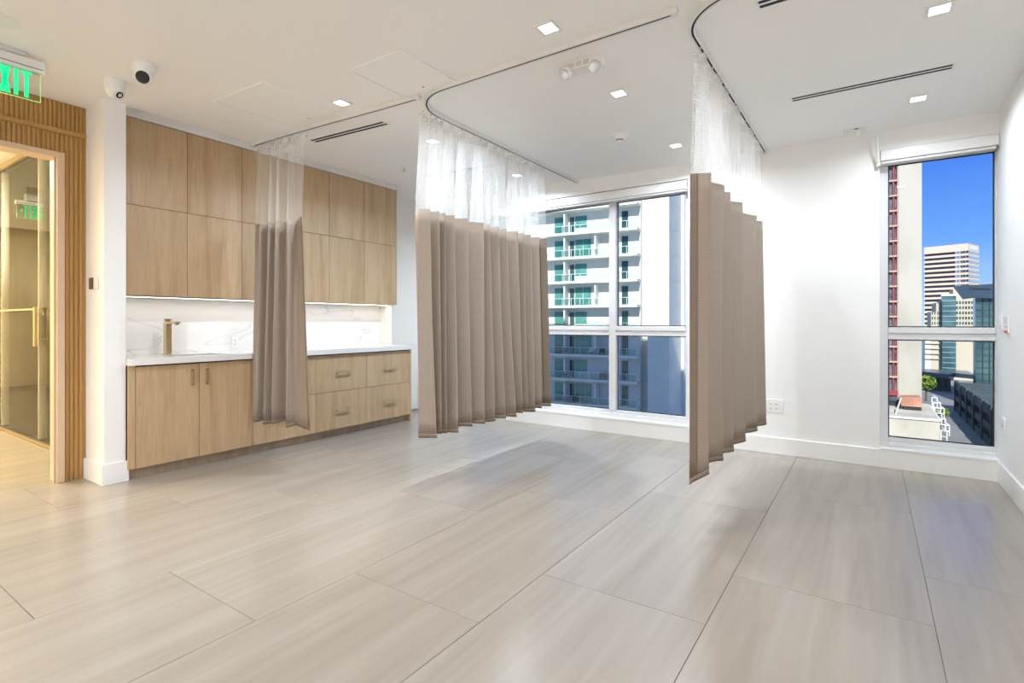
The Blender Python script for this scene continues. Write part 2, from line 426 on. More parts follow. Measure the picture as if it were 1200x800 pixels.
# baseboards, sills
BH, BT = .148, .016
bb = MB().box(W1[1] - .0, W2[0], YB - BT, YB, 0, BH).build('baseboard_back', M_TRIM, bevel=.003); tag(bb, kind='structure')
tag(MB().box(XL + .001, W1[0], YB - BT, YB, 0, BH).build('baseboard_corner', M_TRIM, bevel=.003), kind='structure')
tag(MB().box(XR - BT, XR, YF, YB - BT, 0, BH + .006).build('baseboard_right', M_TRIM, bevel=.003), kind='structure')
tag(MB().box(XL, XL + BT, 4.60, YB - BT, 0, BH).build('baseboard_left', M_TRIM, bevel=.003), kind='structure')
pb = MB().box(PX1 - .345, PX1 + BT, PY0 - BT, PY0, 0, BH).box(PX1, PX1 + BT, PY0, PY1 + .012, 0, BH)
tag(pb.build('baseboard_pier', M_TRIM), kind='structure')
for i, w in enumerate((W1, W2)):
    x1 = w[1] if i == 0 else XR - .001
    s_ = MB().box(w[0] - (.0 if i else .0), x1, YB - BT - .004, 5.46, .147, .163).box(w[0], x1, YB - BT, YB - .001, 0, .147)
    tag(s_.build('trim_%d' % (i + 1), M_TRIM, bevel=.002), kind='structure')

# windows
def window(idx, x0, x1, mulls):
    ya, yb = 5.40, 5.50; zb, zt, tr0, tr1, fw = .163, 2.588, 1.040, 1.142, .058
    r = thing('window_%d' % idx, None, None, ((x0 + x1) / 2, yb, zb), kind='structure')
    def P(n, d, m=M_ALU, bv=.004): return loc(box_part(n, m, r, d, bv), r)
    P('frame', (x0, x0 + fw, ya, yb, zb, zt)); P('frame', (x1 - (fw if idx == 1 else .006), x1, ya, yb, zb, zt))
    P('frame', (x0 + fw, x1 - .006, ya - .012, yb, zb, zb + .030)); P('frame', (x0 + fw, x1 - .006, ya + .02, yb, zb + .030, zb + .062))
    P('frame', (x0 + fw, x1 - .006, ya + .03, yb, 2.495, zt))
    edges = [x0 + fw]
    for m in mulls:
        P('mullion', (m - .04, m + .04, ya, yb, zb + .062, zt)); edges += [m - .04, m + .04]
    edges.append(x1 - (fw if idx == 1 else .006))
    for i in range(0, len(edges), 2):
        a, b = edges[i], edges[i + 1]
        P('transom', (a, b, ya, yb, tr0, tr0 + .052)); P('transom', (a, b, ya - .012, yb, tr0 + .052, tr1))
        for za, zc in ((zb + .062, tr0), (tr1, 2.495)):
            g = P('pane', (a, b, 5.455, 5.461, za, zc), M_PANE, 0)
            s = MB(); t = .009
            s.box(a, b, 5.447, 5.455, za, za + t).box(a, b, 5.447, 5.455, zc - t, zc).box(a, a + t, 5.447, 5.455, za + t, zc - t).box(b - t, b, 5.447, 5.455, za + t, zc - t)
            loc(s.build('gasket', M_GASKET, r), r)
    return r
window(1, W1[0], W1[1], (-3.66, -2.335)); window(2, W2[0], XR, ())
# roller shade fascias
for i, (x0, x1, lab) in enumerate(((W1[0] + .004, W1[1] - .004, 'long white shade fascia above the wide window behind the curtains'), (W2[0] + .004, XR - .004, 'short white shade fascia over the narrow corner window'))):
    r = thing('roller_shade', lab, 'window shade', ((x0 + x1) / 2, YB, 2.49), group='roller shade boxes')
    loc(box_part('fascia', M_SHADE, r, (x0, x1, YB - .012, YB + .0, 2.500, 2.584), .002), r)
    loc(box_part('bottom_bar', M_SHADE, r, (x0 + .006, x1 - .012, YB + .004, YB + .09, 2.478, 2.500), .004), r)
    loc(box_part('end_plate', M_PLASTG, r, (x0 - .002, x0 + .004, YB - .016, YB + .09, 2.482, 2.584), .001), r)
    loc(box_part('end_plate', M_PLASTG, r, (x1 - .004, x1 + .002, YB - .016, YB + .09, 2.482, 2.584), .001), r)

# the rest of our own building, above and below this floor
tag(MB().box(-30, 26, -30, 5.56, 3.12, 43.0).build('storeys_above', M_OWN), kind='structure')
tag(MB().box(-30, 26, -30, 5.56, -24, -.35).build('storeys_below', M_OWN), kind='structure')

# ------------------------------------------------------------------ corridor beyond the doorway
CZ = 2.915
tag(MB().box(-13.2, XW - .131, -1.4, 5.6, CZ, 3.1).build('ceiling_corridor', M_CEIL), kind='structure')
tag(MB().box(-13.2, XW - .131, -1.4, -1.25, 0, CZ).build('wall_corridor', M_BEIGEW), kind='structure')
tag(MB().box(-13.2, -13.0, -1.25, 5.6, 0, CZ).build('wall_corridor_end', M_BEIGEW), kind='structure')
tag(MB().box(-13.0, XL - .141, YB - .02, Y2, 0, CZ).build('wall_lobby', M_BEIGEW), kind='structure')
gp = thing('glass_partition', 'frameless glass partition with gold channels beyond the doorway', 'glass wall', (-9, 1.70, 0))
for a, b in ((-12.05, -10.55), (-10.54, -9.29), (-9.28, -8.03), (-8.02, -6.77), (-6.76, -5.51), (-5.50, XW - .14)):
    loc(box_part('pane', M_PART, gp, (a + .002, b - .002, 1.694, 1.706, .035, CZ - .06)), gp)
    if b < -5.0: loc(box_part('joint', M_PLASTG, gp, (b - .002, b + .012, 1.693, 1.707, .035, CZ - .06)), gp)
loc(box_part('bottom_channel', M_BRASS, gp, (-12.05, XW - .14, 1.665, 1.735, .0005, .022)), gp)
loc(box_part('gasket', M_GASKET, gp, (-12.05, XW - .14, 1.685, 1.715, .022, .035)), gp)
loc(box_part('head_channel', M_BRASS, gp, (-12.05, XW - .14, 1.660, 1.74, CZ - .05, CZ - .0005)), gp)
loc(box_part('gasket', M_GASKET, gp, (-12.05, XW - .14, 1.685, 1.715, CZ - .06, CZ - .05)), gp)
for y in (1.66, 1.76):
    h = MB().bar((-6.72, y, .95), (-6.72, y, 1.33), .03, .03)
    for z in (1.02, 1.26): h.bar((-6.72, y, z), (-6.72, 1.70, z), .014, .014)
    loc(h.build('pull_handle', M_BRASS, gp, bevel=.003), gp)
h = MB().bar((-8.0, 1.66, 1.31), (-6.74, 1.66, 1.31), .016, .016)
loc(h.build('push_bar', M_BRASS, gp), gp)
def corridor_light(x, y, lab, w=12):
    r = thing('corridor_light', lab, 'ceiling light', (x, y, CZ), group='slim lights on the corridor ceiling')
    MB().box(-.32, .32, -.035, .035, -.012, -.0005).build('housing', M_PLAST, r, .002)
    MB().box(-.30, .30, -.025, .025, -.015, -.012).build('diffuser', M_LEDW, r)
    ld = bpy.data.lights.new('corridor_lamp', 'AREA'); ld.shape = 'RECTANGLE'; ld.size = .6; ld.size_y = .05; ld.energy = w; ld.color = (1, .86, .60)
    lo = bpy.data.objects.new('lamp', ld); COL.objects.link(lo); lo.parent = r; lo.location = (0, 0, -.02)
M_LEDW = mat('warm_diffuser', (.9, .9, .9), .5, emit=(1, .88, .66), es=6.0)
for i, (x, y) in enumerate(((-5.9, .75), (-7.4, .75), (-8.9, -.5), (-10.5, .2), (-7.0, 3.4), (-9.6, 3.4), (-8.3, 2.5), (-11.2, 2.6))):
    corridor_light(x, y, 'slim warm corridor ceiling light, %s' % ['just inside the doorway', 'second from the doorway', 'near the far green sign', 'farthest along the corridor', 'behind the glass near the pull handle', 'behind the glass deep in the lobby', 'behind the glass close to the partition', 'behind the glass near the end wall'][i], 50 if y < 2 else 750)

# letters of the exit signs (flat strokes in the sign's own plane: a to the right, b up)
def letter_polys(ch, a0, w, h, s):
    if ch == 'E': return [[(a0, 0), (a0 + s, 0), (a0 + s, h), (a0, h)]] + [[(a0 + s, y), (a0 + w, y), (a0 + w, y + s * .85), (a0 + s, y + s * .85)] for y in (0, (h - s * .85) / 2, h - s * .85)]
    if ch == 'I': return [[(a0 + w / 2 - s / 2, 0), (a0 + w / 2 + s / 2, 0), (a0 + w / 2 + s / 2, h), (a0 + w / 2 - s / 2, h)]]
    if ch == 'T': return [[(a0 + w / 2 - s / 2, 0), (a0 + w / 2 + s / 2, 0), (a0 + w / 2 + s / 2, h - s * .8), (a0 + w / 2 - s / 2, h - s * .8)], [(a0, h - s * .8), (a0 + w, h - s * .8), (a0 + w, h), (a0, h)]]
    if ch == 'X': return [[(a0, 0), (a0 + s * 1.1, 0), (a0 + w, h), (a0 + w - s * 1.1, h)], [(a0 + w - s * 1.1, 0), (a0 + w, 0), (a0 + s * 1.1, h), (a0, h)]]
    if ch == '>': return [[(a0, 0), (a0 + w, h / 2), (a0, h)]]
def exit_sign(x, ya, yb, zc, ztop, zbody, zbot, lab, arrow=False):
    """edge-lit acrylic sign that faces +X and hangs from a ceiling bar"""
    r = thing('exit_sign', lab, 'exit sign', (x, (ya + yb) / 2, zc)); L = yb - ya
    def B(n, d, m, bv=0): return loc(box_part(n, m, r, d, bv), r)
    B('mounting_plate', (x - .06, x + .06, ya + .02, yb - .09, ztop, zc - .0005), M_PLASTG, .003)
    B('housing', (x - .03, x + .03, ya, yb, zbody, ztop), M_PLAST, .006)
    B('seam', (x + .029, x + .031, ya + .006, yb - .006, zbody + .018, zbody + .022), M_DARK)
    B('end_cap', (x - .032, x + .032, yb - .006, yb + .004, zbody - .008, ztop + .002), M_PLAST, .002)
    B('acrylic_panel', (x - .004, x + .004, ya + .008, yb - .012, zbot, zbody), M_ACRYL)
    e = MB(); e.box(x - .0045, x + .0045, yb - .013, yb - .011, zbot, zbody).box(x - .0045, x + .0045, ya + .008, yb - .012, zbot - .002, zbot)
    loc(e.build('lit_edge', M_EDGE, r), r)
    h = (zbody - zbot) * .92; z0 = zbot + (zbody - zbot) * .05
    n = 5 if arrow else 4
    step = (L - .03) / n * .98; w = step * .88
    st = [ya + .016 + i * step for i in range(4)] if arrow else [yb - d_ for d_ in (.252, .200, .151, .104)]
    if not arrow: w = .051
    for i, ch in enumerate('EXIT'):
        m = MB()
        for p in letter_polys(ch, st[i], w, h, w * (.40 if not arrow else .44)): m.prism([(a, b + z0) for a, b in p], x + .0045, x + .0065, 'x')
        loc(m.build('letter', M_GREEN, r), r)
    if arrow:
        m = MB()
        for p in letter_polys('>', ya + .02 + 4 * step, w * .6, h * .3, .01): m.prism([(a, b + z0 + h * .35) for a, b in p], x + .0045, x + .0065, 'x')
        loc(m.build('arrow', M_GREEN, r), r)
    return r
exit_sign(-4.25, .795, 1.085, ceil_z(-4.25), 2.785, 2.712, 2.541, 'green edge-lit EXIT sign hanging near the wood wall')
exit_sign(-9.0, 1.08, 1.36, CZ, 2.74, 2.69, 2.52, 'distant green EXIT sign with an arrow in the corridor', True)

# ------------------------------------------------------------------ cabinets
XU, XB = -4.87, -4.57
ysu = [1.7235, 2.204, 2.682, 3.166, 3.649, 4.129, 4.624]
ZU0, ZUM, ZU1 = 1.40, 2.122, 2.818
ordin = ['first', 'second', 'third', 'fourth', 'fifth', 'sixth']
upl = ['beside the white pier', 'second from the white pier', 'under the small curtain left edge', 'right behind the small curtain',
       'second from the window end', 'at the window end of the row']
for i in range(6):
    a, b = ysu[i], ysu[i + 1]
    r = thing('wall_cabinet', 'tall oak wall cabinet with two stacked doors, ' + upl[i], 'cabinet', (XL, (a + b) / 2, ZU0), group='oak wall cabinets')
    if i == 0: a = PY1 + .001
    loc(box_part('body', M_OAK if i == 5 else M_GAP, r, (XL + .001, XU - .021, a + .0005, b - .0005, ZU0 + .006, ZU1 - .001)), r)
    if i == 5: loc(box_part('end_panel', M_OAK, r, (XL + .001, XU - .0005, b - .0005, b + .012, ZU0, ZU1)), r)
    for z0, z1 in ((ZU0, ZUM - .002), (ZUM + .002, ZU1 - .005)):
        loc(box_part('door', M_OAK, r, (XU - .02, XU, a + .002, b - .002, z0, z1), .0008), r)
# white filler strip between the cabinet tops and the ceiling
tag(MB().box(XL + .001, XU + .002, PY1 + .001, ysu[-1] + .012, ZU1 + .001, RZ - .0005).build('trim_3', M_TRIM), kind='structure')
# light strip under the wall cabinets
ls = thing('led_strip', 'thin glowing light strip under the wall cabinets', 'light strip', (-4.98, 3.14, ZU0))
box_part('channel', M_PLAST, ls, (-.015, .015, -1.44, 1.44, -.008, -.0005)); box_part('diffuser', M_STRIP, ls, (-.012, .012, -1.435, 1.435, -.0105, -.008))
ld = bpy.data.lights.new('led_lamp', 'AREA'); ld.shape = 'RECTANGLE'; ld.size = .02; ld.size_y = 2.85; ld.energy = LED_W * 2.85; ld.color = (1, .96, .92)
lo = bpy.data.objects.new('lamp', ld); COL.objects.link(lo); lo.parent = ls; lo.location = (0, 0, -.014)

ZB0, ZB1 = .082, .852
def pull(parent, root, a, b, name='handle', m=M_BRASS):
    hb = MB().bar(a, b, .010, .014)
    d = (Vector(b) - Vector(a)).normalized()
    for p in (Vector(a) + d * .012, Vector(b) - d * .012): hb.bar(p, p - Vector((.028, 0, 0)), .010, .010)
    o = hb.build(name, m, parent, bevel=.0015); o.location = -Vector(root.location); return o
units = [(1.708, 2.614, 'sink'), (2.614, 3.264, 'drawers'), (3.264, 3.907, 'drawers'), (3.907, 4.566, 'drawers')]
bl = ['oak sink base cabinet with two doors and bronze pulls', 'oak drawer base cabinet mostly hidden behind the small curtain', 'oak drawer base cabinet just right of the small curtain', 'oak drawer base cabinet at the window end of the counter']
for (a, b, kind), lab in zip(units, bl):
    r = thing('base_cabinet', lab, 'cabinet', (XL, (a + b) / 2, 0), group='oak base cabinets')
    if kind == 'sink':
        m = MB(); m.box(XL + .001, XB - .022, a, a + .018, ZB0, ZB1 + .006).box(XL + .001, XB - .022, b - .018, b - .0005, ZB0, ZB1 + .006).box(XL + .001, XB - .022, a + .018, b - .018, ZB0, ZB0 + .018)
        m.box(XL + .001, XL + .01, a + .018, b - .018, ZB0 + .018, ZB1).box(XB - .04, XB - .022, a + .018, b - .018, ZB0 + .018, ZB1 + .006)
        loc(m.build('body', M_GAP, r), r)
    else:
        loc(box_part('body', M_GAP, r, (XL + .001, XB - .022, a + .0005, b - .0005, ZB0, ZB1 + .006)), r)
    if lab == bl[-1]:
        loc(box_part('end_panel', M_OAK, r, (XL + .001, XB - .0, b - .0005, b + .018, .0, ZB1 + .006)), r)
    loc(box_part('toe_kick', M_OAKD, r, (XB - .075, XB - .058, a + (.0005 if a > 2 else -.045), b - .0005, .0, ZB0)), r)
    if kind == 'sink':
        mid = 2.161
        for c, d_, hy in ((a, mid, 2.104), (mid, b, 2.218)):
            dr = loc(box_part('door', M_OAK, r, (XB - .02, XB, c + .002, d_ - .002, ZB0, ZB1 - .006), .0008), r)
            hh = pull(dr, r, (XB + .028, hy, .668), (XB + .028, hy, .806), m=M_BRASSD); hh.location = (0, 0, 0)
    else:
        hc = (a + b) / 2 + (.0 if a > 3.9 else .005)
        for z0, z1, hz in ((ZB0, .468, .277), (.472, ZB1 - .006, .66)):
            dr = loc(box_part('drawer', M_OAK, r, (XB - .02, XB, a + .002, b - .002, z0, z1), .0008), r)
            hh = pull(dr, r, (XB + .028, hc - .088, hz), (XB + .028, hc + .088, hz)); hh.location = (0, 0, 0)
fp = tag(MB().box(XB - .03, XB - .012, PY1 + .001, 1.707, ZB0, ZB1 + .006).build('filler_panel', M_OAK), 'narrow oak filler strip between the pier and sink cabinet', 'panel')
# worktop with the sink cut out
SXa, SXb, SYa, SYb = -4.96 + .05, -4.62, 1.96, 2.42
CT0, CT1, CX1, CY1 = .8595, .908, -4.535, 4.632
c = MB(); c.box(XL + .001, SXa, PY1 + .001, CY1, CT0, CT1).box(SXb, CX1, PY1 + .001, CY1, CT0, CT1).box(SXa, SXb, PY1 + .001, SYa, CT0, CT1).box(SXa, SXb, SYb, CY1, CT0, CT1)
tag(c.build('worktop', M_STONE), 'white quartz worktop running along the oak base cabinets', 'worktop')
sk = thing('sink', 'small undermount sink set into the white worktop', 'sink', ((SXa + SXb) / 2, (SYa + SYb) / 2, .70))
m = MB(); t = .004
m.box(SXa, SXb, SYa, SYb, .70, .70 + t).box(SXa, SXa + t, SYa, SYb, .70 + t, CT0).box(SXb - t, SXb, SYa, SYb, .70 + t, CT0).box(SXa + t, SXb - t, SYa, SYa + t, .70 + t, CT0).box(SXa + t, SXb - t, SYb - t, SYb, .70 + t, CT0)
loc(m.build('basin', M_STEEL, sk), sk); loc(MB().lathe([(.0, .0), (.035, 0), (.035, .004), (.02, .005)], 16, ((SXa + SXb) / 2, (SYa + SYb) / 2, .7045)).build('drain', M_BRASS, sk), sk)
# backsplash
bs = thing('backsplash', 'veined white quartz backsplash between the cabinets and worktop', 'backsplash', (XL, 3.1, CT1))
loc(box_part('slab', M_SPLASH, bs, (XL + .001, XL + .014, PY1 + .001, 4.60, CT1 + .0005, ZU0 - .0005)), bs)
loc(box_part('return_panel', M_SPLASH, bs, (XL + .001, -4.915, 4.60, 4.618, CT1 + .0005, ZU0 - .0005)), bs)
# faucet
fx, fy = -4.985, 2.098
fa = thing('faucet', 'square brass faucet standing beside the sink', 'faucet', (fx, fy, CT1))
box_part('base_plate', M_BRASS, fa, (-.030, .030, -.030, .030, .0005, .006), .001); box_part('column', M_BRASS, fa, (-.024, .024, -.024, .024, .006, .275), .002)
sp = box_part('spout', M_BRASS, fa, (-.024, .185, -.020, .020, .262, .280), .002)
box_part('aerator', M_BRASSD, sp, (.155, .178, -.011, .011, .252, .262), .001)
MB().bar((.0, 0, .280), (.0, 0, .292), .03, .03).build('stem', M_BRASSD, fa)
box_part('lever', M_BRASSD, fa, (-.022, .030, -.020, .020, .292, .304), .002)

# ------------------------------------------------------------------ outlets, switches, panels on the walls
def outlet(locn, rz, lab, gang=1):
    """plate in the local x-z plane facing -y"""
    r = thing('wall_outlet', lab, 'outlet', locn, (0, 0, rz), group='white wall outlets'); w = .035 * gang + (.011 if gang > 1 else 0)
    MB().box(-w, w, -.006, -.0003, -.058, .058).build('plate', M_PLAST, r, .002)
    for g in range(gang):
        gx = (g - (gang - 1) / 2) * .046
        for z in (-.020, .020):
            s = MB().box(gx - .016, gx + .016, -.0085, -.006, z - .0145, z + .0145).build('socket', M_PLAST, r, .003)
            k = MB().box(gx - .008, gx - .0055, -.009, -.0084, z - .003, z + .007).box(gx + .0055, gx + .008, -.009, -.0084, z - .003, z + .006)
            k.lathe([(.003, 0), (.003, .0006)], 10, (gx, -.009, z - .008), (0, 1, 0)).build('slots', M_DARK, s)
    return r
outlet((-.722, YB, .430), 0, 'white double gang outlet low on the wall beside the right curtain', 2)
outlet((XL + .014, 2.757, .99), PI / 2, 'white outlet on the backsplash left of the small curtain')
outlet((XL + .014, 4.225, .99), PI / 2, 'white outlet on the backsplash near the window end')
def plate_device(name, locn, rz, w, h, lab, cat, parts):
    r = thing(name, lab, cat, locn, (0, 0, rz))
    MB().box(-w / 2, w / 2, -.012, -.0003, -h / 2, h / 2).build('plate', M_PLAST, r, .003)
    for n, m_, d in parts: MB().box(*d).build(n, m_, r, .001)
    return r
plate_device('wall_switch', (XR, 5.20, 1.185), -PI / 2, .10, .115, 'white wall control nearest the corner window', 'switch', [('rocker', M_PLAST, (-.018, .018, -.016, -.012, -.033, .033)), ('screw', M_PLASTG, (-.003, .003, -.013, -.012, .044, .048))])
plate_device('thermostat', (XR, 4.985, 1.170), -PI / 2, .115, .125, 'white thermostat with a red strip at its foot on the right wall', 'thermostat', [('display', M_PLASTG, (-.03, .03, -.016, -.012, .005, .05)), ('button', M_PLASTG, (-.03, -.008, -.016, -.012, -.03, -.01)), ('button', M_PLASTG, (.008, .03, -.016, -.012, -.03, -.01)), ('red_strip', M_RED, (-.05, .05, -.0165, -.012, -.062, -.044))])
plate_device('wall_plate', (XR, 5.105, .440), -PI / 2, .115, .118, 'small white cover plate low on the right wall near the window', 'wall plate', [('insert', M_PLASTG, (-.014, .014, -.0135, -.012, -.006, .03)), ('jack', M_DARK, (-.006, .006, -.014, -.0134, -.004, .008))])
r = thing('card_reader', 'white card reader with a dark brown pad on the pier', 'card reader', (-4.755, PY0, 1.472))
MB().box(-.085, .055, -.014, -.0003, -.046, .046).build('plate', M_PLAST, r, .003); MB().box(-.080, -.012, -.022, -.014, -.043, .043).build('pad', M_BROWN, r, .003)

# ------------------------------------------------------------------ ceiling fittings
def at_ceiling(name, x, y, lab, cat, rz=0, group=None):
    return thing(name, lab, cat, (x, y, ceil_z(x)), (0, -ceil_slope(x), rz), group)
dl = [(-1.42, 2.44, 'square recessed ceiling light left of the emergency light, nearest the camera'), (-3.17, 2.478, 'square recessed ceiling light between the two access panels'),
      (-1.427, 3.409, 'square recessed ceiling light between the emergency light and smoke detector'), (-1.427, 4.696, 'square recessed ceiling light beside the right curtain, near the window'),
      (-3.18, 3.452, 'square recessed ceiling light seen through the left net of the middle curtain'), (-3.16, 4.763, 'square recessed ceiling light seen through the right net of the middle curtain'),
      (.286, 3.391, 'square recessed ceiling light at the top right edge of the photo'), (.277, 4.664, 'square recessed ceiling light in front of the corner window'),
      (-3.17, .0, 'added unseen ceiling fill light left of the camera by the wood wall')]  # last entry is out of view, added for more light
for j_, yy in enumerate((-2.2, -3.3, -4.5)):  # unseen rows of lights added behind the camera to brighten the room
    for i_, xx in enumerate((-4.2, -3.17, -2.3, -1.42, -.55, .286)):
        dl.append((xx, yy, 'added unseen ceiling fill light behind the camera, row %s, place %s from the wood wall' % (['one', 'two', 'three', 'four'][j_], ['one', 'two', 'three', 'four', 'five', 'six'][i_])))
first = None
for x, y, lab in dl:
    if first is None:
        r = first = at_ceiling('recessed_light', x, y, lab, 'ceiling light', group='square recessed ceiling lights')
        f = MB(); a, b = .058, .041
        f.box(-a, a, -a, -b, -.007, -.0003).box(-a, a, b, a, -.007, -.0003).box(-a, -b, -b, b, -.007, -.0003).box(b, a, -b, b, -.007, -.0003)
        f.build('trim_ring', M_PLAST, r); MB().box(-b, b, -b, b, -.004, -.0003).build('diffuser', M_LED, r)
    else:
        r = dup_tree(first, (x, y, ceil_z(x)), (0, -ceil_slope(x), 0), lab)
    if True:
        ld = bpy.data.lights.new('recessed_lamp', 'AREA'); ld.shape = 'SQUARE'; ld.size = .08; ld.energy = LAMP_W; ld.color = (.845, .925, 1.0); ld.spread = math.radians(162)
        if x > 0 and y > 0: ld.energy *= .5                                  # the two lamps close to the right wall are dimmed
        if x < -3 and y > 3: ld.energy *= 1.55; ld.color = (.74, .88, 1.0)    # cooler, brighter lamps in the window bay
        if x < -3 and -1 < y < 3: ld.color = (.855, .93, 1.0)
        if x > -2 and y > 4: ld.energy *= 1.35; ld.color = (.84, .93, 1.0)
        lo = bpy.data.objects.new('lamp', ld); COL.objects.link(lo); lo.parent = r; lo.location = (0, 0, -.012)
def diffuser(x, y, L, lab):
    r = at_ceiling('air_diffuser', x, y, lab, 'air vent', group='linear slot air diffusers'); l = L / 2
    fr = MB(); 
    for a, b in ((-.042, -.034), (-.008, .008), (.034, .042)): fr.box(-l, l, a, b, -.005, -.0003)
    fr.box(-l - .012, -l, -.042, .042, -.005, -.0003).box(l, l + .012, -.042, .042, -.005, -.0003).build('frame', M_PLAST, r)
    for a, b in ((-.034, -.008), (.008, .034)): MB().box(-l, l, a, b, -.0045, -.0003).build('slot', M_SLOT, r)
diffuser(-3.67, 2.925, .93, 'two-slot linear air diffuser behind the small curtain track')
diffuser(-3.635, 4.32, .93, 'two-slot linear air diffuser seen through the net of the middle curtain')
diffuser(-.02, 4.19, .87, 'long two-slot linear air diffuser right of the right curtain')
diffuser(-.02, 2.845, .87, 'two-slot linear air diffuser cut off by the top edge of the photo')
def access_panel(x, y, w, l, lab):
    r = at_ceiling('access_panel', x, y, lab, 'access panel', group='flush ceiling access panels'); t = .022
    fr = MB().box(-w, w, -l, -l + t, -.008, -.0003).box(-w, w, l - t, l, -.008, -.0003).box(-w, -w + t, -l + t, l - t, -.008, -.0003).box(w - t, w, -l + t, l - t, -.008, -.0003)
    fr.build('frame', M_CEIL, r); MB().box(-w + t + .003, w - t - .003, -l + t + .003, l - t - .003, -.006, -.0003).build('door', M_CEIL, r)
    MB().lathe([(.006, 0), (.006, .002)], 10, (0, l - .05, -.008)).build('lock', M_DARK, r)
access_panel(-3.655, 2.285, .325, .31, 'larger flush ceiling access panel nearest the oak cabinets'); access_panel(-2.465, 2.395, .24, .24, 'smaller square flush ceiling access panel beside the curtain track')

# emergency light with two lamp heads
r = at_ceiling('emergency_light', -1.425, 2.885, 'white emergency light with two round lamp heads on the ceiling', 'emergency light')
pts = [(.125 * (1 if abs(math.cos(t)) > 1e-9 else 1) * math.copysign(abs(math.cos(t)) ** .55, math.cos(t)), .052 * math.copysign(abs(math.sin(t)) ** .8, math.sin(t))) for t in [2 * PI * k / 36 for k in range(36)]]
MB().prism(pts, -.052, -.0003).build('housing', M_PLAST, r, .004)
for i in range(3): MB().box(-.085 + .05 * i, -.048 + .05 * i, -.0545, -.0515, -.042, -.014).build('label_plate', M_PLASTG, r)
for sgn in (-1, 1):
    hd = MB().lathe([(.012, -.02), (.03, -.015), (.038, .0), (.040, .018), (.036, .026)], 20, (.092 * sgn, -.048, -.062), (.25 * sgn, -.75, -.6)).build('lamp_head', M_PLAST, r, smooth=True)
    MB().lathe([(.034, 0), (.030, .012), (.016, .020), (.004, .022)], 20, Vector((.092 * sgn, -.048, -.062)) + Vector((.25 * sgn, -.75, -.6)).normalized() * .0262, (.25 * sgn, -.75, -.6)).build('lens', M_LENS, hd, smooth=True)
# smoke detector
r = at_ceiling('smoke_detector', -1.735, 4.165, 'round white smoke detector on the ceiling ahead of the window', 'smoke detector')
MB().lathe([(.075, -.0003), (.075, -.010), (.060, -.022)], 28).build('base', M_PLAST, r, smooth=True); MB().lathe([(.046, -.022), (.042, -.040), (.034, -.046)], 28).build('body', M_PLAST, r, smooth=True)
MB().lathe([(.030, -.046), (.030, -.054)], 24).build('sensing_gap', M_DARK, r); MB().lathe([(.030, -.054), (.028, -.066), (.018, -.074)], 24).build('cap', M_PLAST, r, smooth=True)
# sprinkler
r = at_ceiling('sprinkler_head', -4.04, 3.95, 'small sprinkler head on the ceiling near the oak cabinets', 'sprinkler')
MB().lathe([(.032, -.0003), (.030, -.006), (.016, -.012)], 20).build('escutcheon', M_PLAST, r, smooth=True); MB().lathe([(.010, -.012), (.008, -.040)], 12).build('frame_arm', M_PLASTG, r)
MB().lathe([(.022, -.040), (.022, -.043)], 16).build('deflector', M_PLASTG, r)
# small ceiling box with a stub near the back wall
r = at_ceiling('sensor_box', -.11, 5.14, 'small white ceiling sensor box near the corner window', 'sensor')
MB().box(-.075, .075, -.04, .04, -.014, -.0003).build('cover', M_PLAST, r, .003); MB().lathe([(.024, -.014), (.022, -.05), (.016, -.062)], 16, (.02, 0, 0)).build('stub', M_PLAST, r, smooth=True)
MB().box(.0, .03, -.043, -.0395, -.011, -.004).build('slot', M_DARK, r)
# white rod at the end of the corner window's fascia
r = thing('shade_rod', 'short white tilted rod at the left end of the corner window fascia', 'rod', (.055, YB - .03, 2.47))
MB().tube([(.0, 0, .0), (-.012, -.10, .19)], .011, 12).build('tube', M_PLAST, r, smooth=True); MB().lathe([(.013, 0), (.013, .014)], 12, (-.012, -.10, .19), (-.06, -.46, .88)).build('tip', M_PLAST, r)
MB().box(-.014, .014, -.016, .0295, -.02, .012).build('bracket', M_PLASTG, r, .002)
# round ceiling speaker at the left edge
r = at_ceiling('ceiling_speaker', -3.845, .785, 'round white ceiling speaker cut off at the top left', 'speaker')
MB().lathe([(.105, -.0003), (.105, -.004), (.098, -.008), (.090, -.008)], 36).build('rim', M_PLAST, r, smooth=True); MB().lathe([(.089, -.0003), (.089, -.006)], 36).build('grille', M_PLASTG, r)
# two turret cameras
def turret(x, y, aim, lab, dark):
    r = at_ceiling('security_camera', x, y, lab, 'security camera', group='white turret cameras on the ceiling')
    MB().lathe([(.062, -.0003), (.064, -.012), (.062, -.040), (.056, -.058), (.050, -.066)], 28).build('base', M_PLAST, r, smooth=True)
    c = Vector((0, 0, -.068)); a = Vector(aim).normalized(); q_ = .053
    prof = [(q_ * math.sin(t), -q_ * math.cos(t)) for t in [PI * k / 14 for k in range(0, 11)]]
    bl_ = MB().lathe([(max(p, .0005), q) for p, q in prof], 28, c, a).build('eyeball', M_PLAST, r, smooth=True)
    MB().lathe([(.044, .034), (.044, .042), (.038, .046)], 28, c, a).build('face_ring', M_PLAST, bl_, smooth=True)
    k_ = 1.0 if dark else .62
    MB().lathe([(.038 * k_, .0455), (.036 * k_, .0495), (.012 * k_, .051)], 24, c, a).build('lens_window', M_BLACK, bl_, smooth=True)
    if not dark: MB().lathe([(.013, .051), (.009, .054)], 18, c, a).build('lens', M_LENS, bl_, smooth=True)
turret(-3.775, 1.455, (.9, -.55, -.55), 'white turret camera with a large black face toward the room', True)
turret(-4.215, 1.45, (.75, .38, -.62), 'white turret camera with a small lens above the white pier', False)

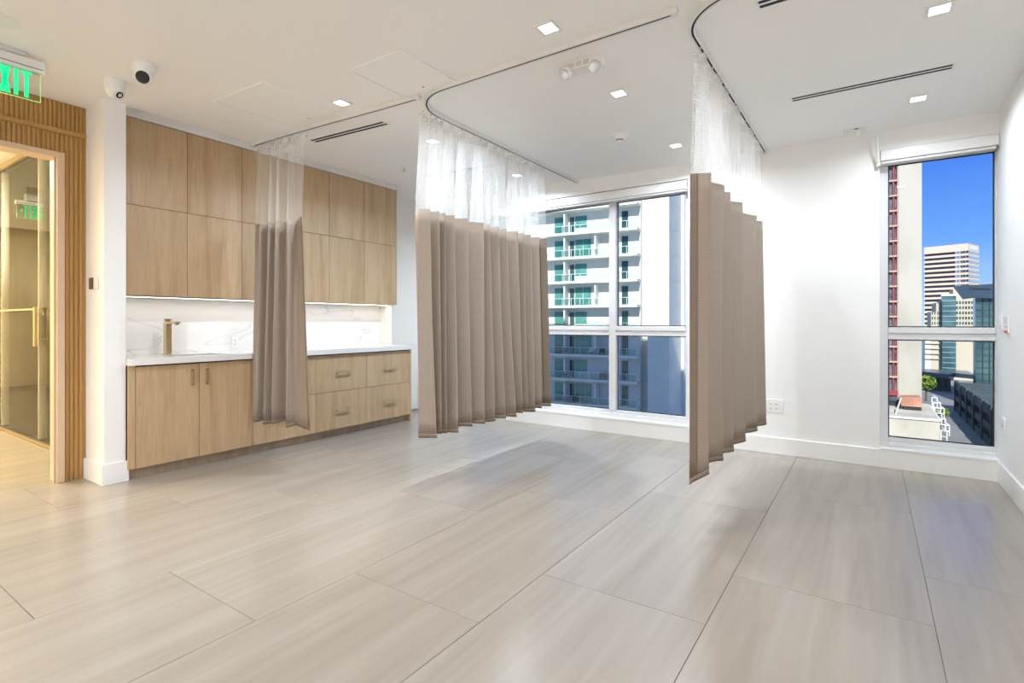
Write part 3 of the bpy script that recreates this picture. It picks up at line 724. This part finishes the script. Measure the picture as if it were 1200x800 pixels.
# ------------------------------------------------------------------ curtain tracks
def track(name, pts, lab, caps=(True, True)):
    r = thing(name, lab, 'curtain track', (pts[0][0], pts[0][1], ceil_z(pts[0][0])), group='white ceiling curtain tracks')
    def sweep(nm, m_, prof):
        vs = []; fs = []; n = len(prof)
        for i, p in enumerate(pts):
            a = Vector(pts[max(i - 1, 0)]); b = Vector(pts[min(i + 1, len(pts) - 1)]); d = (b - a).normalized(); nrm = Vector((-d.y, d.x))
            for o, z in prof: vs.append((p[0] + nrm.x * o, p[1] + nrm.y * o, ceil_z(p[0]) + z))
        for i in range(len(pts) - 1):
            for k in range(n): fs.append((i * n + k, i * n + (k + 1) % n, (i + 1) * n + (k + 1) % n, (i + 1) * n + k))
        fs += [tuple(range(n))[::-1], tuple((len(pts) - 1) * n + k for k in range(n))]
        return loc(MB().add(vs, fs).build(nm, m_, r), r)
    w, h = .017, .030
    sweep('rail', M_TRACK, [(-w, -.0004), (w, -.0004), (w, -h), (.006, -h), (.006, -h + .004), (-.006, -h + .004), (-.006, -h), (-w, -h)])
    sweep('slot', M_SLOT, [(-.0058, -h + .0038), (.0058, -h + .0038), (.0058, -h + .001), (-.0058, -h + .001)])
    for k, on in zip((0, -1), caps):
        if on:
            p = pts[k]; q = pts[1 if k == 0 else -2]; d = (Vector(p) - Vector(q)).normalized()
            loc(MB().bar((p[0] - d.x * .03, p[1] - d.y * .03, ceil_z(p[0]) - .0175), (p[0] + d.x * .004, p[1] + d.y * .004, ceil_z(p[0]) - .0175), .040, .034).build('end_cap', M_TRACK, r, bevel=.003), r)
    return r
def arc(c, r, a0, a1, n=14): return [(c[0] + r * math.cos(a0 + (a1 - a0) * i / n), c[1] + r * math.sin(a0 + (a1 - a0) * i / n)) for i in range(n + 1)]
YT = 2.648; XM, XRT = -2.70, -.79
tl = [(-4.655 + 2.08 * i / 16, 2.665) for i in range(17)]
track('curtain_track', tl, 'straight white ceiling track that holds the small curtain')
rm = .36
tm = [(XM, YB - .002), (XM, 4.0)] + arc((XM + rm, YT + rm), rm, PI, 1.5 * PI) + [(-1.6, YT), (-.80, YT)]
track('curtain_track', tm, 'L-shaped white ceiling track that holds the middle curtain')
rr = .30
trr = [(XRT, YB - .002), (XRT, 4.0)] + arc((XRT + rr, YT - .02 + rr), rr, PI, 1.5 * PI) + [(.3, YT - .02), (XR - .002, YT - .02)]
track('curtain_track', trr, 'L-shaped white ceiling track that holds the right curtain')

# ------------------------------------------------------------------ curtains
def smooth_curve(ctrl, n):
    """ctrl: list of (along, offset); cosine-eased in between, returns n samples (along, offset)"""
    out = []; total = 0; segs = []
    for (a, o), (b, p) in zip(ctrl[:-1], ctrl[1:]):
        l = math.hypot(b - a, p - o); segs.append(l); total += l
    for i in range(n):
        s = total * i / (n - 1); k = 0
        while k < len(segs) - 1 and s > segs[k]: s -= segs[k]; k += 1
        t = min(1, s / max(segs[k], 1e-6)); (a, o), (b, p) = ctrl[k], ctrl[k + 1]
        te = t - math.sin(2 * PI * t) / (2 * PI) * .35
        to = (1 - math.cos(PI * t)) / 2
        out.append((a + (b - a) * te, o + (p - o) * (to * .7 + t * .3)))
    return out
def curtain(lab, along_dir, base, top_ctrl, bot_ctrl, zb, zm, zt, lead_end, hooks_n, seed, sag=None):
    """along_dir 'x' or 'y'; base is the fixed coordinate of the track; ctrl gives folds at the net's foot and at the hem"""
    rnd = random.Random(seed); N = 26 * (len(top_ctrl) - 1)
    T = smooth_curve(top_ctrl, N); B = smooth_curve(bot_ctrl, N)
    start = T[0][0]
    r = thing('cubicle_curtain', lab, 'curtain', ((start, base, zb) if along_dir == 'x' else (base, start, zb)), group='taupe cubicle curtains with white net tops')
    ph = [rnd.uniform(0, 6.28) for _ in range(6)]
    def P(i, z, off=0):
        k = (zm - z) / (zm - zb)              # 0 at the net's foot, 1 at the hem
        if k >= 0:
            a = T[i][0] + (B[i][0] - T[i][0]) * k; o = T[i][1] + (B[i][1] - T[i][1]) * k
            w = math.sin(i * .11 + ph[0] + k * 2.3) * .004 * k + math.sin(i * .31 + ph[1] + k * 4.1) * .0018
            if sag and k > .97 and i < 10: z -= sag * (1 - i / 10)
            o += w; z += (math.sin(i * .09 + ph[2]) * .006 + math.sin(i * .045 + ph[3]) * .008) * max(0, k - .0) if k > .9 else 0
        else:
            q = min(1, -k * (zm - zb) / (zt - zm)); o = T[i][1] * (1 - .45 * q); a = T[i][0] + math.sin(i * .2 + ph[4]) * .002
        zz = ceil_z(a if along_dir == 'x' else base)
        if k < 0: z = z + (zz - 2.752) * (-k * (zm - zb) / (zt - zm))
        return (a, base + o, z) if along_dir == 'x' else (base + o, a, z)
    def sheet(nm, m_, rows, i0=0, i1=None, th=.0016, out=0, parent=None):
        i1 = N if i1 is None else i1
        vs = [P(i, z) for z in rows for i in range(i0, i1)]; n = i1 - i0
        fs = [(j * n + i, j * n + i + 1, (j + 1) * n + i + 1, (j + 1) * n + i) for j in range(len(rows) - 1) for i in range(n - 1)]
        me = bpy.data.meshes.new(nm); me.from_pydata(vs, [], fs)
        arcl = [0]
        for i in range(i0 + 1, i1):
            arcl.append(arcl[-1] + math.hypot(T[i][0] - T[i - 1][0], T[i][1] - T[i - 1][1]))
        uvl = me.uv_layers.new(name='UVMap')
        for lp in me.loops:
            vi = lp.vertex_index; uvl.data[lp.index].uv = (arcl[vi % n], rows[vi // n])
        for p in me.polygons: p.use_smooth = True
        me.materials.append(m_)
        o = obj(nm, me, parent or r); loc(o, r) if parent is None else None
        if th:
            md = o.modifiers.new('thickness', 'SOLIDIFY'); md.thickness = th; md.offset = out
        return o
    nr = 18
    fab = sheet('fabric_panel', M_TAUPE, [zm + (zb + .028 - zm) * j / nr for j in range(nr + 1)])
    hem = sheet('hem', M_HEM, [zb + .030, zb + .015, zb], th=.0045)
    m = 9 if lead_end else None
    if lead_end == 'end': sheet('side_hem', M_HEM, [zm - .001 + (zb + .03 - zm) * j / nr for j in range(nr + 1)], N - 12, N, th=.0042)
    elif lead_end == 'start': sheet('side_hem', M_HEM, [zm - .001 + (zb + .03 - zm) * j / nr for j in range(nr + 1)], 0, 6, th=.0042)
    sheet('net_panel', M_NET, [zt - .055 + (zm - (zt - .055)) * j / 10 for j in range(11)], th=0)
    sheet('net_header', M_HEAD, [zt, zt - .03, zt - .055], th=.002)
    # carriers with hooks
    hk = None
    for j in range(hooks_n):
        i = min(N - 1, int((N - 1) * (j + .2) / (hooks_n - .6)))
        p = Vector(P(i, zt)); zc_ = ceil_z(p.x)
        bx_, by_ = (p.x, base) if along_dir == 'x' else (base, p.y)
        if hk is None:
            hk = MB(); hk.lathe([(.007, .0), (.007, .010)], 10, (0, 0, -.012)).tube([(0, 0, -.012), (0, 0, -.026), (.004, 0, -.034), (0, 0, -.042), (-.003, 0, -.036)], .0022, 6)
            hk.lathe([(.009, -.0015), (.009, .0015)], 12, (0, 0, -.050), (1, 0, 0)).bar((0, 0, -.040), (0, 0, -.056), .004, .004)
            me_h = hk.mesh('hook', M_PLASTG)
        ho = obj('hook', me_h, r); ho.location = Vector((bx_, by_, zc_ - .030)) - Vector(r.location)
        ho.rotation_euler = (0, 0, rnd.uniform(-.5, .5))
    return r

def ratio(px):
    dx, dy = ray(px); return dx / dy
def folds(y_start, crests, amp, lo, gap=.013):
    """pleats seen from +x: each runs from a valley to a crest, then falls back quickly"""
    c = [(y_start, lo[0])]
    prev = y_start
    for j, y in enumerate(crests):
        a = amp[j % len(amp)]
        c.append((y, a)); prev = y
        if j < len(crests) - 1:
            c.append((y + min(gap, (crests[j + 1] - y) * .35), -a * 2.1))
    return c
# middle curtain
xb = XM
tc_ = [502.7, 514, 520.5, 532, 547, 565.6, 573, 583.5, 593, 606, 612.5, 621, 631, 639.5]
amps = [.055] * 14
cr_t = [(xb + .045) / ratio(p) for p in tc_]
bc_ = [511, 517, 523, 536, 552, 567, 579, 591, 604, 611, 618, 626, 634, 645]
cr_b = [(xb + .055) / ratio(p) for p in bc_]
y0t = (xb + .0) / ratio(492.5)
curtain('long taupe middle curtain with many folds in front of the wide window', 'y', xb, folds(y0t, cr_t, amps, (-.02,), .02), folds((xb - .02) / ratio(490.5), cr_b, [a * 1.2 for a in amps], (-.02,), .02),
        .345, 2.005, 2.692, 'end', 17, 3)
# right curtain
xb = XRT
rt_ = [(3.03, -.05), (3.08, .05), (3.11, -.055), (3.42, .05), (3.445, -.09), (3.62, .045), (3.65, -.13), (3.98, .05), (4.01, -.14), (4.54, .05), (4.57, -.09), (4.80, .05)]
rb_ = [(2.995, -.045), (3.065, .04), (3.10, -.06), (3.40, .045), (3.43, -.10), (3.70, .05), (3.73, -.13), (4.03, .06), (4.06, -.15), (4.50, .06), (4.53, -.10), (4.85, .07)]
curtain('taupe curtain nearest the camera between the two windows', 'y', xb, rt_, rb_, .335, 2.02, 2.692, 'start', 14, 5, sag=.05)
# small curtain by the cabinets
tx = [(-4.575, .0), (-4.535, -.045), (-4.46, -.05), (-4.445, .03), (-4.40, .035), (-4.33, -.05), (-4.315, .03), (-4.27, .02), (-4.22, -.05), (-4.205, .035), (-4.15, .03), (-4.06, -.045), (-4.045, .04), (-3.96, .0), (-3.835, -.055)]
tb = [(-4.50, -.02), (-4.495, -.10), (-4.43, -.11), (-4.42, .02), (-4.385, .035), (-4.33, -.09), (-4.315, .02), (-4.27, .01), (-4.225, -.08), (-4.21, .035), (-4.15, .03), (-4.05, -.06), (-4.02, .01), (-3.88, -.03), (-3.69, -.085)]
curtain('small taupe curtain gathered in front of the oak cabinets', 'x', 2.665, tx, tb, .315, 2.05, 2.692, 'end', 11, 9)

# ------------------------------------------------------------------ outside: ground
tag(MB().box(-300, 400, 5.6, 1200, -24.5, -24).build('ground', M_ASPH), kind='structure')

# ------------------------------------------------------------------ outside: apartment block with balconies
ROT = math.radians(6); ex = Vector((math.cos(ROT), math.sin(ROT))); en = Vector((-math.sin(ROT), math.cos(ROT)))
dxx, dyy = ray(746); P0 = Vector((dxx * 66, dyy * 66))
ab = thing('apartment_building', 'white apartment tower with stacked balconies and green glazing across the street', 'building', (P0.x, P0.y, -24), (0, 0, ROT))
def lx(px, yl):                      # local x along the facade for a pixel column, at depth yl behind the balcony edge
    d = ray(px); q = P0 + en * yl
    det = d[0] * (-ex.y) - d[1] * (-ex.x)
    t = (q.x * (-ex.y) - q.y * (-ex.x)) / det
    return (Vector((d[0] * t, d[1] * t)) - q).dot(ex), t
def lz(py, px=641, yl=0): return CAM_H + (HY - py) / F_PX * lx(px, yl)[1] + 24
def AB(n, m_, d, bv=0): return MB().box(*d).build(n, m_, ab, bv)
YW = 1.7
FH = (lz(276) - lz(471)) / 7.0; Z0 = lz(471)
xr = lx(746.5, 0)[0]; xl = lx(470, 0)[0]
xwr = lx(750.5, YW)[0]
AB('wall', M_STUCCO, (xl, xwr, YW, YW + 14, 0, Z0 + FH * 9.2))
mesh_cache = {}
def share(key, fn, name):
    if key not in mesh_cache: mesh_cache[key] = fn()
    return obj(name, mesh_cache[key], ab)
for k in range(-3, 10):
    z = Z0 + FH * k
    s = share('slab', lambda: MB().box(xl, xr, 0, YW, -.16, .16).mesh('balcony_slab', M_SLAB), 'balcony_slab'); s.location.z = z
    def rail():
        m = MB(); m.box(xl, xr, .04, .09, 1.05, 1.10).box(xr - .09, xr - .04, .09, YW, 1.05, 1.10)
        x = xr - .09
        while x > xl: m.box(x, x + .05, .04, .09, .16, 1.05); x -= 1.25
        m.box(xr - .09, xr - .04, YW * .5, YW * .5 + .05, .16, 1.05)
        return m.mesh('railing', M_RAIL)
    o = share('rail', rail, 'railing'); o.location.z = z
    o = share('rglass', lambda: MB().box(xl, xr - .1, .06, .075, .25, 1.0).mesh('railing_glass', M_RGLASS), 'railing_glass'); o.location.z = z
    if k < -3: continue
    top = k == 8
    def door(a, b, key, m_=M_GGLASS, h=2.45, z0=.16):
        def fn():
            xa, xc = lx(a, YW)[0], lx(b, YW)[0]; n = max(1, int((xc - xa) / .9)); m = MB()
            w = (xc - xa) / n
            for i in range(n): m.box(xa + i * w + .04, xa + (i + 1) * w - .04, YW - .06, YW - .02, z0, z0 + h)
            return m.mesh('glazed_door', m_)
        o = share(key, fn, 'glazed_door'); o.location.z = z; return o
    door(650, 664, 'd1'); door(728.5, 736.5, 'd2', M_DGLASS); door(600, 616, 'd3'); door(560, 574, 'd4')
    if k % 2 == 0:
        door(674, 693, 'w1', M_GGLASS, 2.45, .16)
        o = share('fin2', lambda: MB().box(lx(700.5, YW)[0], lx(700.5, YW)[0] + .18, .35, YW, .16, 2.75).mesh('divider_wall', M_STUCCO), 'divider_wall'); o.location.z = z
    else:
        door(674, 688, 'w2', M_GGLASS, 1.55, 1.0)
    o = share('fin1', lambda: MB().box(lx(664.8, YW)[0], lx(664.8, YW)[0] + .2, .35, YW, .16, 2.75).mesh('divider_wall', M_STUCCO), 'divider_wall'); o.location.z = z
    o = share('dk', lambda: MB().box(lx(668, YW)[0], lx(673, YW)[0], YW - .05, YW - .01, .16, 2.5).mesh('shutter', M_DGLASS), 'shutter'); o.location.z = z
# roof terrace glazing
AB('penthouse_glazing', M_DGLASS, (xl, xr - .6, YW - .09, YW - .03, Z0 + FH * 8 + .16, Z0 + FH * 9 - .2))
# balcony furniture on three lower floors
def furn(px, k, w, h, m_):
    xa = lx(px, .8)[0]; z = Z0 + FH * k + .16
    m = MB().box(xa, xa + w, .6, 1.1, z + h * .35, z + h * .5).box(xa, xa + w, 1.05, 1.15, z + h * .5, z + h)
    for q in (xa + .03, xa + w - .1): m.box(q, q + .07, .6, .67, z, z + h * .35).box(q, q + .07, 1.05, 1.12, z, z + h * .35)
    m.build('balcony_chair', m_, ab)
for px, k, w, h, m_ in ((651, 2, .8, .9, M_TANK), (658, 2, .7, .8, M_GARD), (689, 2, .8, .9, M_RAIL), (702, 2, .7, .8, M_GARD), (702, 1, 1.6, .9, M_TANK), (658, 1, .7, .9, M_GARD), (668, 0, .8, .8, M_GARD)): furn(px, k, w, h, m_)
# blank end tower: storey-high panels with recessed joints
ztop = Z0 + FH * 11
x1 = lx(759, .5)[0]; x2 = lx(784, .5)[0]
d = ray(798); q = P0 + ex * x2                                          # depth at which the side face ends
det = d[0] * (-en.y) - d[1] * (-en.x); t_ = (q.x * (-en.y) - q.y * (-en.x)) / det
yside = (Vector((d[0] * t_, d[1] * t_)) - q).dot(en)
x3 = lx(801.5, yside)[0]; x4 = lx(830, yside + 1.2)[0]
AB('wall', M_STUCCO, (xwr + .01, x1, YW + 1.0, YW + 13, 0, ztop)); AB('wall', M_STUCCO, (x1 + .01, x2 - .03, .53, yside, 0, ztop))
for k in range(-8, 11):
    z = Z0 + FH * k
    o = share('tp1', lambda: MB().box(x1, x2, .5, .55, .012, FH - .012).mesh('wall_panel', M_STUCCO), 'wall_panel'); o.location.z = z
    o = share('tp2', lambda: MB().box(x2 - .04, x2 + .01, .55, yside - .01, .015, FH - .015).mesh('wall_panel', M_STUCCO), 'wall_panel'); o.location.z = z
AB('wall', M_STUCCO, (x2 + .02, x3, yside, yside + 1.2, 0, ztop)); AB('wall', M_STUCCO, (x3 + .01, x4, yside + 1.2, yside + 10, 0, ztop))

# ------------------------------------------------------------------ outside: unfinished concrete tower
Yc = 130.0
cxa = on_y(1053, 380, Yc).x; cxb = on_y(1080.3, 380, Yc).x; cx0 = on_y(1030, 380, Yc).x
ct = thing('concrete_tower', 'raw concrete tower with red columns and dark open floors', 'building', (cxb, Yc, -24))
def CT(n, m_, d): return loc(MB().box(*d).build(n, m_, ct), ct)
CT('shear_wall', M_CONC, (cxa, cxb, Yc, Yc + 16, -16.5, 46)); CT('core', M_SMOKE, (cx0 - 14, cxa, Yc + 1.2, Yc + 16, -24, 46)); CT('podium', M_CONC, (cx0 - 14, cxb - .4, Yc + .3, Yc + 16, -24, -16.5))
fz = on_y(1047, 170 + 185 / 4.444, Yc).z; fh2 = (on_y(1047, 170 + 185 / 4.444, Yc).z - on_y(1047, 170 + 735 / 4.444, Yc).z) / 7
xm = on_y(1047.3, 380, Yc).x
for k in range(-16, 4):
    z = fz + fh2 * k
    if z < -16 or z > 46: continue
    CT('floor_slab', M_SALMON, (cx0 - 14, cxa - .02, Yc - .05, Yc + 1.2, z - .17, z + .17))
    CT('window', M_SMOKE, (cx0, xm - .22, Yc + .6, Yc + .7, z + .18, z + fh2 - .18)); CT('window', M_SMOKE, (xm + .22, cxa - .25, Yc + .6, Yc + .7, z + .18, z + fh2 - .18))
    CT('column', M_REDP, (xm - .14, xm + .14, Yc + .1, Yc + .5, z + .17, z + fh2 - .17)); CT('column', M_SALMON, (cxa - .22, cxa - .02, Yc + .1, Yc + .5, z + .17, z + fh2 - .17))
CT('barrier', M_REDP, (cx0, cxa - .1, Yc - .08, Yc - .06, -13.4, -12.4))
scz = MB()
for i in range(7): scz.bar((cx0 + i * 1.6, Yc - 1.5, -24), (cx0 + i * 1.6, Yc - 1.5, -16.8), .1)
scz.box(cx0 - 2, cxb + .5, Yc - 1.9, Yc - .2, -17.0, -16.7); loc(scz.build('scaffold', M_GARD, ct), ct)

# ------------------------------------------------------------------ outside: banded office tower far away
Yo = 540.0
oc = on_y(1134.5, 285, Yo)
ra = math.radians(-22)                                                    # the tower is turned: near corner towards us
ot = thing('office_tower', 'distant beige office tower with dark horizontal window bands', 'building', (oc.x, oc.y, -24), (0, 0, ra))
H_o = oc.z + 24
ux = Vector((math.cos(ra), math.sin(ra))); uy = Vector((-math.sin(ra), math.cos(ra)))
def solve_len(px, dirv):
    d = ray(px); det = d[0] * (-dirv.y) - d[1] * (-dirv.x)
    t = (oc.x * (-dirv.y) - oc.y * (-dirv.x)) / det
    return (Vector((d[0] * t, d[1] * t)) - Vector((oc.x, oc.y))).dot(dirv)
Lf = -solve_len(1083, -ux) if solve_len(1083, -ux) < 0 else solve_len(1083, -ux)
Ls = abs(solve_len(1147.3, uy))
MB().box(-Lf + .3, -.3, .3, Ls - .3, 0, H_o - .5).build('core', M_BAND, ot)
MB().box(-Lf, 0, 0, Ls, H_o - 5.6, H_o).build('parapet', M_BEIGE, ot)
MB().box(.0, .15, Ls * .2, Ls * .85, H_o - 4.2, H_o - 1.2).build('sign_panel', M_RAIL, ot)
fo = 3.72
for k in range(26):
    z = H_o - 5.6 - fo * (k + 1)
    o = obj('spandrel', mesh_cache.setdefault('osp', MB().box(-Lf, 0, 0, Ls, 0, fo * .48).mesh('spandrel', M_BEIGE)), ot); o.location.z = z
    o = obj('window_band', mesh_cache.setdefault('owb', MB().box(.02, .12, .6, Ls - .6, fo * .48, fo).mesh('window_band', M_BLUEGL)), ot); o.location.z = z
    for j in range(4):
        o = obj('window', mesh_cache.setdefault('ow%d' % j, MB().box(-Lf * .28 + j * Lf * .07, -Lf * .28 + j * Lf * .07 + Lf * (.05 if j < 2 else .035), -.12, .25, fo * .42, fo * .94).mesh('window', M_BLUEGL if j < 2 else M_SMOKE)), ot); o.location.z = z

# ------------------------------------------------------------------ outside: cream stepped building with teal bay
Ym = 300.0
def mx_(px): return on_y(px, 380, Ym).x
def mz_(py, px=1115): return on_y(px, py, Ym).z
mb_ = thing('cream_building', 'stepped cream office building with a teal glass bay', 'building', (mx_(1115), Ym, -24))
def CB(n, m_, d): return loc(MB().box(*d).build(n, m_, mb_), mb_)
steps = [(1091, 1097, 365), (1097, 1102, 354), (1119, 1144, 348), (1102, 1119, 352)]
for a, b, y in steps: CB('block', M_CREAM, (mx_(a), mx_(b), Ym, Ym + 20, -24, mz_(y)))
CB('block', M_CREAM, (mx_(1119), mx_(1131), Ym + 6, Ym + 20, -24, mz_(338)))
CB('bay', M_TEAL, (mx_(1103), mx_(1119), Ym - 4, Ym + .0, mz_(440), mz_(347))); CB('bay_roof', M_RAIL, (mx_(1102), mx_(1119.5), Ym - 4.4, Ym + .0, mz_(347), mz_(345)))
for y in range(352, 440, 6): CB('bay_band', M_BLUEGL, (mx_(1103), mx_(1119), Ym - 4.15, Ym - 4.01, mz_(y + .8), mz_(y)))
for row in range(6):
    y = 353 + row * 6
    for px in (1120.5, 1124, 1127.5, 1131, 1134.5, 1138, 1141):
        CB('window', M_TEAL if (row * 3 + int(px)) % 3 else M_GARD, (mx_(px), mx_(px + 2.1), Ym - .12, Ym - .02, mz_(y + 3.2), mz_(y)))
    if row > 1:
        for px in (1092, 1095, 1098.3, 1100.6): CB('window', M_TEAL, (mx_(px), mx_(px + 1.3), Ym - .12, Ym - .02, mz_(y + 3.2), mz_(y)))
for y in (402, 408, 414, 420): CB('ledge', M_ROOFW, (mx_(1084), mx_(1102), Ym - .8, Ym - .01, mz_(y + 1.2), mz_(y)))
CB('block', M_STUCCO, (mx_(1084), mx_(1091) - .05, Ym, Ym + 20, -24, mz_(392)))

# dark glass building with a slanted roof
Yd = 205.0
def dxp(px): return on_y(px, 380, Yd).x
def dzp(py, px=1150): return on_y(px, py, Yd).z
db = thing('glass_building', 'dark teal glass building with a slanted slate roof at the right', 'building', (dxp(1155), Yd, -24))
def DB(n, m_, d): return loc(MB().box(*d).build(n, m_, db), db)
DB('core', M_TEAL, (dxp(1143), dxp(1190), Yd, Yd + 4, -24, dzp(349)))
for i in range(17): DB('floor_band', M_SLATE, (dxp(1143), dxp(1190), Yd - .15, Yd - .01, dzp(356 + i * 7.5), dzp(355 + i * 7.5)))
for px in (1151, 1159, 1167): DB('mullion', M_GARD, (dxp(px), dxp(px) + .2, Yd - .2, Yd - .0, dzp(470), dzp(349)))
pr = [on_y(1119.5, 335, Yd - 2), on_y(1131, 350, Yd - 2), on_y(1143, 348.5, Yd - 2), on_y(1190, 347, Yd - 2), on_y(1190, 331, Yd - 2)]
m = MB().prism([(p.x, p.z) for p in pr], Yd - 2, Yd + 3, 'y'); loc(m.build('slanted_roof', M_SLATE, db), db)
for i in range(6):
    p = on_y(1136 + i * 4, 337 + (i % 2), Yd - 2.1); loc(MB().box(p.x, p.x + .9, Yd - 2.15, Yd - 2.01, p.z - .35, p.z).build('vent', M_GARD, db), db)

# parking structure along the street
XG = 20.0
pg = thing('parking_structure', 'long grey parking structure stepping back along the street', 'building', (XG, 160, -24))
def PG(n, m_, d): return loc(MB().box(*d).build(n, m_, pg), pg)
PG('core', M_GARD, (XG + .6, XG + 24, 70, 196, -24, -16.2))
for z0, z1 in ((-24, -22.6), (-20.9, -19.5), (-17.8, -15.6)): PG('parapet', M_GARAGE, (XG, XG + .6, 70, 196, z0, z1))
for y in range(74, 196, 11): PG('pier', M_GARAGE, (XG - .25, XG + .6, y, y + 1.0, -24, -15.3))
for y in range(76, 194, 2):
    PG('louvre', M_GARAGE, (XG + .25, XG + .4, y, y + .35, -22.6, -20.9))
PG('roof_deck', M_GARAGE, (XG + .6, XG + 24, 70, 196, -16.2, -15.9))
PG('roof_kiosk', M_CREAM, (XG + 3.3, XG + 5.8, 150, 153, -15.9, -12.8))

# street canopy in front of the cream building
Yk = 240.0
kz = on_y(1100, 441, Yk).z
cn = thing('street_canopy', 'dark blue flat canopy bridging the street below the cream building', 'canopy', (on_y(1100, 440, Yk).x, Yk, kz))
pp = [(on_y(1078, 437, Yk).x, on_y(1078, 437, Yk + 10).y), (on_y(1112, 440, Yk).x, Yk), (on_y(1122, 440, Yk).x, Yk + 8), (on_y(1145, 440, Yk).x, Yk + 2), (on_y(1145, 440, Yk).x, Yk + 22), (on_y(1078, 440, Yk).x, Yk + 24)]
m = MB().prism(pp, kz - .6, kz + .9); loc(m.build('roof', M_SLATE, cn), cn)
for px in (1083, 1097, 1103, 1110): 
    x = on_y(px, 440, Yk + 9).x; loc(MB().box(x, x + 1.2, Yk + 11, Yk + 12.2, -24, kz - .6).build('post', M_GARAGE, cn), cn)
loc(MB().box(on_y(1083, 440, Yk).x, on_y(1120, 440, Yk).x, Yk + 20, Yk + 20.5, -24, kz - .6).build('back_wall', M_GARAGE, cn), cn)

# white rooftop block at the foot of the view
rb = thing('rooftop_block', 'stained white rooftop block at the foot of the corner window', 'building', (0, 105, -24))
xe = on_y(1101, 500, 100).x
def RB(n, m_, d): return loc(MB().box(*d).build(n, m_, rb), rb)
zt_ = on_y(1060, 488, 100).z
RB('wall', M_ROOFW, (-16, xe, 100, 118, -24, zt_)); RB('coping', M_STUCCO, (-16, xe + .15, 99.8, 99.99, zt_ - .3, zt_)); RB('coping', M_STUCCO, (xe + .01, xe + .15, 100.0, 118, zt_ - .3, zt_))
for i in range(6): RB('buttress', M_ROOFW, (xe, xe + .14, 101 + i * 2.8, 101.8 + i * 2.8, -24, zt_ - .5))
wt = thing('rooftop_tank', 'rust red rooftop tank cabin behind the white parapet', 'tank', (on_y(1068, 480, 108).x, 108, zt_))
ta, tb_ = on_y(1059, 480, 108).x, on_y(1080, 480, 108).x; th_ = on_y(1069, 466, 108).z
loc(MB().box(ta, tb_, 108, 111, zt_ + .001, zt_ + .6).build('base', M_GARD, wt), wt)
loc(MB().prism([(ta - .3, zt_ + .6), (tb_ + .1, zt_ + .6), (tb_ - .1, th_ + .2), (ta - .5, th_)], 107.8, 111, 'y').build('roof', M_TANK, wt), wt)
sr = thing('steel_rack', 'white stepped steel rack frame beside the white rooftop block', 'steel frame', (xe + 1.5, 108, -24))
for i in range(7):
    y = 116 - i * 2.3; z = zt_ + 1.4 - i * .55; a = Vector((xe + .35, y, z)); b = Vector((xe + 1.0 + (i % 3) * .25, y - .6, z))
    m = MB().bar(a, b, .16).bar(b, (b.x, b.y, z - 1.6), .12).bar(a, (a.x, a.y, -24), .14).bar(b, (b.x - .5, b.y + 1.3, z + .3), .12).bar((a.x, a.y, z - .9), (b.x, b.y, z - .9), .12)
    loc(m.build('beam', M_STUCCO, sr), sr)
pi_ = thing('roof_pipe', 'pale bent pipe rising from the white rooftop', 'pipe', on_y(1049, 487, 101.5))
m = MB().tube([on_y(1049, 487, 101.5), on_y(1052, 478, 102.5), on_y(1056, 466, 104)], .12, 8); loc(m.build('tube', M_CREAM, pi_), pi_)
dk_ = thing('dark_machinery', 'dark blue machinery shed left of the rust red tank', 'shed', on_y(1046, 480, 112))
a = on_y(1040, 485, 112); b = on_y(1056, 470, 112)
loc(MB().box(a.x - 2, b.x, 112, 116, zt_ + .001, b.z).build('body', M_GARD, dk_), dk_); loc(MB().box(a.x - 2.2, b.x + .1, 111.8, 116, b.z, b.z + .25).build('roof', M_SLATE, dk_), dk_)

# street trees
def tree(x, y, z, r_, lab, seed):
    rnd = random.Random(seed); t = thing('street_tree', lab, 'tree', (x, y, z - r_ * 2.2))
    MB().tube([(0, 0, 0), (.1, 0, r_ * 1.6)], [r_ * .12, r_ * .08], 8).build('trunk', M_TRUNK, t)
    m = MB()
    for i in range(420):
        v = Vector((rnd.gauss(0, 1), rnd.gauss(0, 1), rnd.gauss(0, 1))).normalized() * r_ * rnd.uniform(.55, 1.0); v.z = v.z * .85 + r_ * 2.2
        n = Vector((rnd.uniform(-1, 1), rnd.uniform(-1, 1), rnd.uniform(-1, 1))).normalized(); q = n.orthogonal().normalized(); w = n.cross(q); s = r_ * .2
        m.add([v - q * s, v - w * s * .6, v + q * s, v + w * s * .6], [(0, 1, 2, 3)])
    o = m.build('foliage', M_LEAF, t); o['kind'] = 'stuff'
p = on_y(1085, 448, 180); tree(p.x, p.y, p.z, 2.3, 'bright yellow green tree beside the concrete tower', 1)
p = on_y(1105, 483, 150); tree(p.x, p.y, p.z, 1.2, 'small green tree by the street below the canopy', 2)
